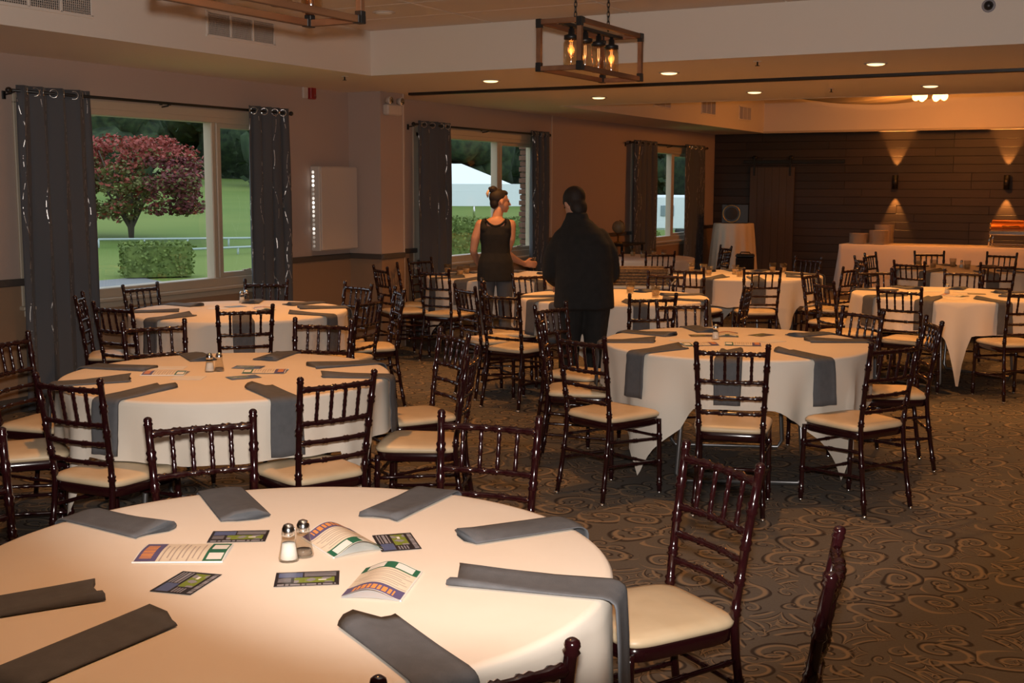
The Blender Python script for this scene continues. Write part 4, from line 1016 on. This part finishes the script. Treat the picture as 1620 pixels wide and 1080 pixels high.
def eyes(q, rot, s, parent):
    b = MB()
    for sx in (-1, 1): b.ell(q((sx*.030, .083, .004)), (.012*s, .008*s, .008*s), 10, 8, rot=rot)
    part('eyes', b, mat('eye_dark', (.05, .035, .03), .2), parent)

# woman by the tent window
WP = Vector((-5.75, 10.23, 0)); wr = math.radians(29.5)
wt = thing('person', 'woman in black sleeveless top with dark bun, reaching for a glass', 'person', WP, wr)
w_torso = [(-.02, 0, .80, .150, .105), (-.02, 0, .90, .165, .115), (-.02, 0, .98, .155, .108), (-.02, 0, 1.06, .128, .090), (-.02, 0, 1.14, .130, .092), (-.02, .0, 1.24, .150, .100), (-.02, 0, 1.32, .150, .090), (-.02, -.005, 1.37, .110, .070), (-.015, -.005, 1.40, .062, .055)]
b = MB(); loft(b, w_torso)
limb(b, [(-.01, -.005, 1.37), (.01, .01, 1.48)], [.052, .047])
qw, rw = head(b, (.022, .02, 1.555), math.radians(-72), math.radians(-4), .93)
limb(b, [(-.165, 0, 1.335), (-.215, -.02, 1.20), (-.235, -.015, 1.075)], [.050, .043, .036]); limb(b, [(-.235, -.015, 1.075), (-.20, .10, .98), (-.17, .20, .92)], [.036, .032, .024])
hand(b, (-.17, .20, .92), (.25, .8, -.4), (.6, 0, -.6), 1)
limb(b, [(.125, 0, 1.335), (.125, -.01, 1.19), (.085, .03, 1.06)], [.051, .044, .037]); limb(b, [(.085, .03, 1.06), (.18, .12, .985), (.26, .19, .945)], [.037, .032, .023])
hand(b, (.26, .19, .945), (.93, .34, -.10), (-.34, .93, 0), 1, .9)
for s in (-1, 1): limb(b, [(-.02+s*.085, 0, .86), (-.02+s*.09, .01, .48), (-.02+s*.095, -.01, .09)], [.088, .056, .038]); limb(b, [(-.02+s*.095, -.02, .045), (-.02+s*.10, .13, .035)], [.036, .030])
bw = link('body', fuse(b, .0075, 3, 'body', M_skin), wt)
b = MB(); tt = [q for q in w_torso if q[2] <= 1.33]; loft(b, [(-.02, 0, .79, .168, .12)]+tt[1:], 24, .012)
for sx in (-1, 1):
    limb(b, [(-.02+sx*.105, -.055, 1.29), (-.02+sx*.112, -.040, 1.345), (-.02+sx*.112, .0, 1.368), (-.02+sx*.105, .05, 1.33)], [.045, .036, .026, .03], 10)
link('top', fuse(b, .009, 2, 'top', M_blackcloth), wt)
b = MB(); n = 26
for i in range(n):
    f = i/(n-1); x = -.115+f*.19; dip = .065*math.sin(f*PI)**.7; b.ell((x, -.096+.03*abs(f-.5), 1.385-dip), (.010, .012, .012), 8, 6)
link('lace_trim', b.mesh('lace_trim', M_blackcloth), wt)
b = MB(); loft(b, [(-.02, 0, .95, .163, .115), (-.02, 0, .86, .172, .122), (-.02, 0, .80, .165, .12)], 24, .006)
for s in (-1, 1): limb(b, [(-.02+s*.088, 0, .85), (-.02+s*.092, .01, .48), (-.02+s*.096, -.01, .12)], [.092, .064, .052])
link('trousers', fuse(b, .01, 2, 'trousers', M_greycloth), wt)
b = MB()
for s in (-1, 1): limb(b, [(-.02+s*.095, -.045, .034), (-.02+s*.10, .05, .04), (-.02+s*.105, .17, .030)], [.036, .040, .028])
link('shoes', fuse(b, .008, 2, 'shoes', M_blackcloth), wt)
b = MB(); b.ell(qw((0, -.028, .042)), (.074, .088, .080), 18, 12, rot=rw); b.ell(qw((0, -.06, -.02)), (.060, .045, .060), 14, 10, rot=rw); b.ell(qw((0, .03, .085)), (.052, .045, .030), 14, 8, rot=rw)
hr = link('hair', fuse(b, .008, 2, 'hair', M_hair), wt)
b = MB(); bun = qw((0, -.085, .115))
b.ell(bun, (.040, .040, .036), 14, 10)
for i in range(7): a = i*.9; b.ell(bun+Vector((.026*math.cos(a), .022*math.sin(a), .012*math.sin(a*2))), (.022, .020, .018), 10, 8)
link('hair_bun', b.mesh('hair_bun', M_hair), hr)
b = MB(); cl = qw((0.0, -.118, .07)); 
for s in (-1, 1):
    b.tube([cl+Vector((-.01, -.02, .035)), cl+Vector((-.022+s*.006, -.028, 0)), cl+Vector((-.018, -.018, -.035))], [.007, .009, .006], 8)
link('hair_clip', b.mesh('hair_clip', M_clip), hr)
eyes(qw, rw, .93, wt)
# the glass she reaches for
gp = WP + Matrix.Rotation(wr, 3, 'Z') @ Vector((.336, .273, 0))
t = thing('tumbler', 'glass tumbler in the reaching hand of the woman', 'glass', (gp.x, gp.y, .903)); link('glass_body', gl, t); link('contents', gfill, t)

# man in black
MP = Vector((-4.03, 8.47, 0)); mr = math.radians(31)
mt = thing('person', 'person in black jacket and trousers bending over a table, back turned', 'person', MP, mr)
m_torso = [(.03, -.02, .80, .195, .15), (.03, -.02, .92, .205, .16), (.03, -.01, 1.05, .200, .155), (.025, .01, 1.16, .205, .150), (.02, .03, 1.26, .195, .140), (.01, .05, 1.34, .160, .118), (-.005, .07, 1.40, .115, .092), (-.015, .08, 1.44, .085, .076), (-.02, .085, 1.47, .07, .068)]
b = MB(); loft(b, m_torso)
limb(b, [(-.015, .08, 1.42), (-.03, .12, 1.52)], [.064, .060])
qm, rm = head(b, (-.04, .15, 1.565), math.radians(28), math.radians(-24), 1.0)
limb(b, [(-.13, .05, 1.31), (-.195, .04, 1.19), (-.225, .05, 1.04)], [.062, .056, .048]); limb(b, [(-.225, .05, 1.04), (-.20, .18, .99), (-.15, .30, .93)], [.048, .040, .030])
hand(b, (-.15, .30, .93), (.3, .85, -.4), (.3, 0, -.8), 1)
limb(b, [(.15, .05, 1.31), (.22, .03, 1.18), (.25, .05, 1.03)], [.062, .056, .048]); limb(b, [(.25, .05, 1.03), (.20, .18, .97), (.13, .30, .92)], [.048, .040, .030])
hand(b, (.13, .30, .92), (-.3, .85, -.4), (-.3, 0, -.8), -1)
for s in (-1, 1): limb(b, [(.03+s*.10, -.02, .86), (.02+s*.10, .02, .46), (.02+s*.11, -.01, .09)], [.105, .066, .045]); limb(b, [(.02+s*.11, -.02, .045), (.02+s*.12, .15, .038)], [.040, .034])
link('body', fuse(b, .009, 3, 'body', M_skin), mt)
b = MB(); loft(b, [(.03, -.02, .77, .215, .175)]+m_torso[1:-1], 24, .022)
limb(b, [(-.13, .05, 1.31), (-.195, .04, 1.19), (-.225, .05, 1.04)], [.078, .080, .070]); limb(b, [(-.225, .05, 1.04), (-.20, .18, .99), (-.16, .27, .945)], [.070, .058, .048])
limb(b, [(.15, .05, 1.31), (.22, .03, 1.18), (.25, .05, 1.03)], [.078, .080, .070]); limb(b, [(.25, .05, 1.03), (.20, .18, .97), (.14, .27, .93)], [.070, .058, .048])
loft(b, [(-.02, .07, 1.42, .10, .09), (-.022, .09, 1.50, .082, .082)], 20, 0)
link('jacket', fuse(b, .011, 12, 'jacket', M_blackcloth), mt)
b = MB(); loft(b, [(.03, -.02, .95, .205, .16), (.03, -.02, .84, .205, .165), (.03, -.015, .76, .19, .15)], 24, .008)
for s in (-1, 1): limb(b, [(.03+s*.098, -.02, .80), (.02+s*.10, .02, .46), (.02+s*.11, -.01, .10)], [.112, .084, .070])
link('trousers', fuse(b, .011, 2, 'trousers', M_blackcloth), mt)
b = MB()
for s in (-1, 1): limb(b, [(.02+s*.11, -.05, .040), (.02+s*.115, .06, .046), (.02+s*.125, .20, .034)], [.040, .045, .032])
link('shoes', fuse(b, .009, 2, 'shoes', M_black), mt)
b = MB(); b.ell(qm((0, -.024, .045)), (.088, .098, .088), 18, 12, rot=rm); b.ell(qm((0, -.052, -.045)), (.074, .055, .080), 14, 10, rot=rm)
for sx in (-1, 1): b.ell(qm((sx*.066, .0, .02)), (.018, .045, .045), 12, 8, rot=rm)
link('hair', fuse(b, .009, 2, 'hair', M_hair), mt)
eyes(qm, rm, 1.0, mt)

# ------------------------------------------------------------------ outdoors
def gz(x): return -.25 if x > -19 else -.25+.0573*(-19-x)
M_grass = mat('lawn_grass', (0.095, 0.165, 0.016), 0.95, noise=(.16, (0.16, 0.215, 0.035), (1, .35, 1)))
M_asph = mat('asphalt', (0.20, 0.20, 0.21), 0.9)
M_leafd = mat('dark_foliage', (0.012, 0.025, 0.011), 0.9, noise=(2.5, (0.045, 0.075, 0.028)))
M_leafm = mat('mid_foliage', (0.045, 0.085, 0.030), 0.9, noise=(1.2, (0.025, 0.05, 0.02)))
M_hedge = mat('hedge_leaf', (0.20, 0.27, 0.07), 0.9, noise=(6, (0.12, 0.17, 0.045)))
M_bark = mat('bark', (0.09, 0.07, 0.055), 0.9)
M_mapr = mat('maple_red', (0.34, 0.07, 0.055), 0.7); M_mapp = mat('maple_plum', (0.17, 0.04, 0.045), 0.7); M_mapg = mat('maple_green', (0.15, 0.145, 0.045), 0.7)
M_tent = mat('tent_white', (0.80, 0.86, 0.90), 0.6)
M_fence = mat('galvanised', (0.40, 0.48, 0.47), 0.5)
b = MB(); xs = [WX-TH, -12, -19, -40, -60, -130]
vs = [(x, y, gz(x)) for x in xs for y in (-60, 160)]; fs = [(2*i, 2*i+1, 2*i+3, 2*i+2) for i in range(len(xs)-1)]
b.add(vs, fs); o = part('lawn', b, M_grass); o['kind'] = 'structure'
b = MB(); pp = [at_z(px, py, -.235) for px, py in ((60, 428), (172, 430), (215, 437), (262, 446), (318, 470), (330, 520), (40, 520))]
b.add([(q.x, q.y, -.235) for q in pp]+[(q.x, q.y, -.27) for q in pp], [tuple(reversed(range(7)))]+[(k, (k+1) % 7, 7+(k+1) % 7, 7+k) for k in range(7)], 0, False); o = part('driveway', b, M_asph); o['kind'] = 'structure'

def blob_cluster(b, c, r, n, rnd, sq=.8, mi=0, size=(.35, .55)):
    for i in range(n):
        a = rnd.uniform(0, 2*PI); z = rnd.uniform(-1, 1); q = math.sqrt(1-z*z)*rnd.uniform(.45, .85)
        s = r*rnd.uniform(*size)
        cc = Vector((c[0]+r*q*math.cos(a), c[1]+r*q*math.sin(a), c[2]+r*z*sq*.75)); o0 = len(b.v)
        b.ell(cc, (s, s, s*.85), 8, 6, mi)
        for k in range(o0, len(b.v)):
            v = Vector(b.v[k]); d = v-cc; b.v[k] = tuple(cc+d*(1+rnd.uniform(-.22, .22)))
def leaves(b, c, r, n, rnd, size, sq, mfn):
    for i in range(n):
        d = Vector((rnd.gauss(0, 1), rnd.gauss(0, 1), rnd.gauss(0, 1))).normalized()*rnd.uniform(.6, 1.05)
        p = Vector((c[0]+d.x*r, c[1]+d.y*r, c[2]+d.z*r*sq)); a = Vector((rnd.gauss(0, 1), rnd.gauss(0, 1), rnd.gauss(0, .5))).normalized(); w = a.cross(Vector((rnd.gauss(0, 1), rnd.gauss(0, 1), rnd.gauss(0, 1)))).normalized(); s = size*rnd.uniform(.6, 1.4)
        b.add([p-a*s, p+w*s*.6, p+a*s, p-w*s*.6], [(0, 1, 2, 3)], mfn(p), False)
# Japanese maple
rnd = random.Random(3); TB = Vector((-26.25, 25.33, gz(-26.25)))
mt_ = thing('maple_tree', 'red and green maple tree with spreading low branches on the lawn', 'tree', TB)
side = _r0
b = MB(); tips = []
for i in range(7):
    a = i*2*PI/7+.3; top = Vector((math.cos(a)*rnd.uniform(.7, 1.4), math.sin(a)*rnd.uniform(.7, 1.4), rnd.uniform(1.6, 2.6)))
    b.tube([(0, 0, -.05), (math.cos(a)*.05, math.sin(a)*.05, .35), (top.x*.35, top.y*.35, 1.0), top], [.07, .05, .035, .015], 7)
part('trunk', b, M_bark, mt_)
b = MB()
def mm(p):
    x = p.x*side.x+p.y*side.y; z = p.z
    v = z-2.1+rnd.uniform(-.45, .45)
    if x > .7 and z < 2.3 and rnd.random() < .65: return 1
    return 0 if v > .12 else (2 if rnd.random() < .80 else 0)
for i in range(100):
    xx = rnd.uniform(-2.3, 1.95); dd = rnd.uniform(-1.2, 1.2); top = 3.05-.30*abs(xx+.2)**1.5; z = rnd.uniform(.72+.06*abs(xx), max(top, 1.3))
    c = side*xx+Vector((-side.y, side.x, 0))*dd; c.z = z
    leaves(b, c, rnd.uniform(.34, .55), 150, rnd, .062, .5, mm)
part('foliage', b, [M_mapr, M_mapp, M_mapg], mt_)
# trimmed hedges
def hedge(p0, p1, w, hgt, label, seed):
    rnd = random.Random(seed); p0 = Vector(p0); p1 = Vector(p1); d = p1-p0; L = d.length; rz = math.atan2(d.y, d.x)
    t = thing('hedge', label, 'hedge', (p0+p1)/2, rz)
    b = MB()
    b.box((0, 0, hgt*.5), (L*.97, w*.93, hgt*.92))
    nn = int(L*hgt*1500)
    for i in range(nn):
        f = rnd.choice('ftbs'); x = rnd.uniform(-L/2, L/2); y = rnd.uniform(-w/2, w/2); z = rnd.uniform(0.05, hgt)
        p = {'f': Vector((x, -w/2, z)), 't': Vector((x, y, hgt)), 'b': Vector((x, w/2, z)), 's': Vector((math.copysign(L/2, x), y, z))}[f]
        p += Vector((rnd.gauss(0, .035), rnd.gauss(0, .035), rnd.gauss(0, .03))); a = Vector((rnd.gauss(0, 1), rnd.gauss(0, 1), rnd.gauss(0, 1))).normalized(); w2 = a.cross(Vector((rnd.gauss(0, 1), 1, rnd.gauss(0, 1)))).normalized(); s = .035
        b.add([p-a*s, p+w2*s, p+a*s, p-w2*s], [(0, 1, 2, 3)], 0, False)
    part('foliage', b, M_hedge, t)
    part('stems', MB().tube([(-L*.4, 0, -.02), (-L*.4, 0, hgt*.4)], .02, 6).tube([(0, 0, -.02), (0, 0, hgt*.4)], .02, 6).tube([(L*.4, 0, -.02), (L*.4, 0, hgt*.4)], .02, 6), M_bark, t)
h0 = at_z(196, 440, -.25); h1 = at_z(300, 437, -.25); hedge((h0.x, h0.y, -.25), (h1.x, h1.y, -.25), .7, .70, 'low clipped hedge on the lawn in front of the maple', 1)
hedge((-17.6, 25.0, -.25), (-13.2, 27.4, -.25), 1.0, 1.12, 'long clipped hedge before the white tent', 2)
hedge((-15.8, 33.5, -.25), (-13.8, 34.4, -.25), .9, .55, 'small hedge before the white trailer', 5)
# pipe rails
def pipe_rail(p0, p1, hgt, n, label):
    t = thing('pipe_rail', label, 'railing', (0, 0, 0)); p0 = Vector(p0); p1 = Vector(p1)
    part('top_pipe', MB().tube([p0+Vector((0, 0, hgt)), p1+Vector((0, 0, hgt))], .03, 8), M_fence, t)
    for i in range(n):
        q = p0.lerp(p1, i/(n-1)); part('post', MB().tube([q+Vector((0, 0, -.05)), q+Vector((0, 0, hgt))], .028, 8), M_fence, t)
a = Vector((-24.6, 22.6, gz(-24.6))); c = Vector((-22.6, 28.6, gz(-22.6))); pipe_rail(a, c, .22, 6, 'upper galvanised pipe rail on the lawn behind the hedge')
a = Vector((-21.9, 22.6, gz(-21.9))); c = Vector((-21.3, 27.6, gz(-21.3))); pipe_rail(a, c, .18, 6, 'lower galvanised pipe rail on the lawn behind the hedge')
# frame tent
tp = Vector((-23.6, 39.6, 0)); d = _r0
t = thing('frame_tent', 'large white frame tent with peaked roof beyond the hedge', 'tent', (-24.2, 39.2, gz(-24.2)), YAW+.05)
z0 = -gz(-24.2)
E0, E1 = 1.75+z0-.25, 2.58+z0
b = MB(); hx, hy = 3.1, 4.2
vs = [(-hx-1.5, -hy+4.2, E0), (hx, -hy+4.2, E0), (hx, hy+4.2, E0), (-hx-1.5, hy+4.2, E0), (-1.9, 3.0, E1), (.55, 3.0, E1)]
b.add(vs, [(0, 1, 5, 4), (1, 2, 5), (2, 3, 4, 5), (3, 0, 4)], 0, False); part('roof', b, M_tent, t)
b = MB(); b.box((-.75, 0.02, (E0+.62)/2+.28), (2*hx+1.5, .03, E0-.62)); b.box((hx, hy, (E0+.62)/2+.28), (.03, 2*hy, E0-.62)); part('side_wall', b, M_tent, t)
for x in (-hx-1.4, -1.5, 1.0, hx-.05): part('pole', MB().tube([(x, .06, 0), (x, .06, E0)], .04, 8), M_chrome, t)
# white trailer by the last window
t = thing('white_trailer', 'white trailer with small windows outside the last window', 'trailer', (-16.9, 42.8, -.25), YAW-.1)
part('body', MB().bevbox((0, 1.1, .98), (3.6, 2.0, 1.3), .08), M_tent, t)
for x in (-1.0, .1, 1.1): part('window', MB().bevbox((x, .085, 1.05), (.5, .03, .4), .01), mat('trailer_glass', (.25, .32, .35), .1), t)
for x in (-.7, .7): part('wheel', MB().tube([(x, .12, .3), (x, .4, .3)], .3, 16), M_black, t)
# trees beyond
TR = []
for row, (dist, n_, h0_) in enumerate(((80, 6, 12), (95, 6, 16))):
    for q in range(n_):
        an = math.radians(17+q*7.4+row*3.7); TR.append((-dist*math.sin(an)+(q % 2)*1.0, dist*math.cos(an), h0_+(q*7 % 4)*.6, 1 if (q+row) % 3 == 0 else 0))
for i, (x, y, hgt, k) in enumerate(TR):
    rnd = random.Random(50+i); g = gz(x)
    t = thing('background_tree', ('dark dense tree' if k == 0 else 'lighter bushy tree')+' in the wood beyond the lawn', 'tree', (x, y, g), group='dark wood trees' if k == 0 else 'light wood trees')
    part('trunk', MB().tube([(0, 0, -.1), (0, 0, hgt*.5)], [.3, .18], 8), M_bark, t)
    b = MB(); 
    for q in range(4): blob_cluster(b, (rnd.uniform(-1, 1), rnd.uniform(-1, 1), hgt*(.14+.22*q)), (3.3 if i < 6 else 4.3)-.35*q, 18, rnd, .9)
    for q in range(4): leaves(b, (0, 0, hgt*(.14+.22*q)), (3.4 if i < 6 else 4.4)-.35*q, 420, rnd, .30, .8, lambda p: 0)
    part('crown', b, M_leafm if k else M_leafd, t)
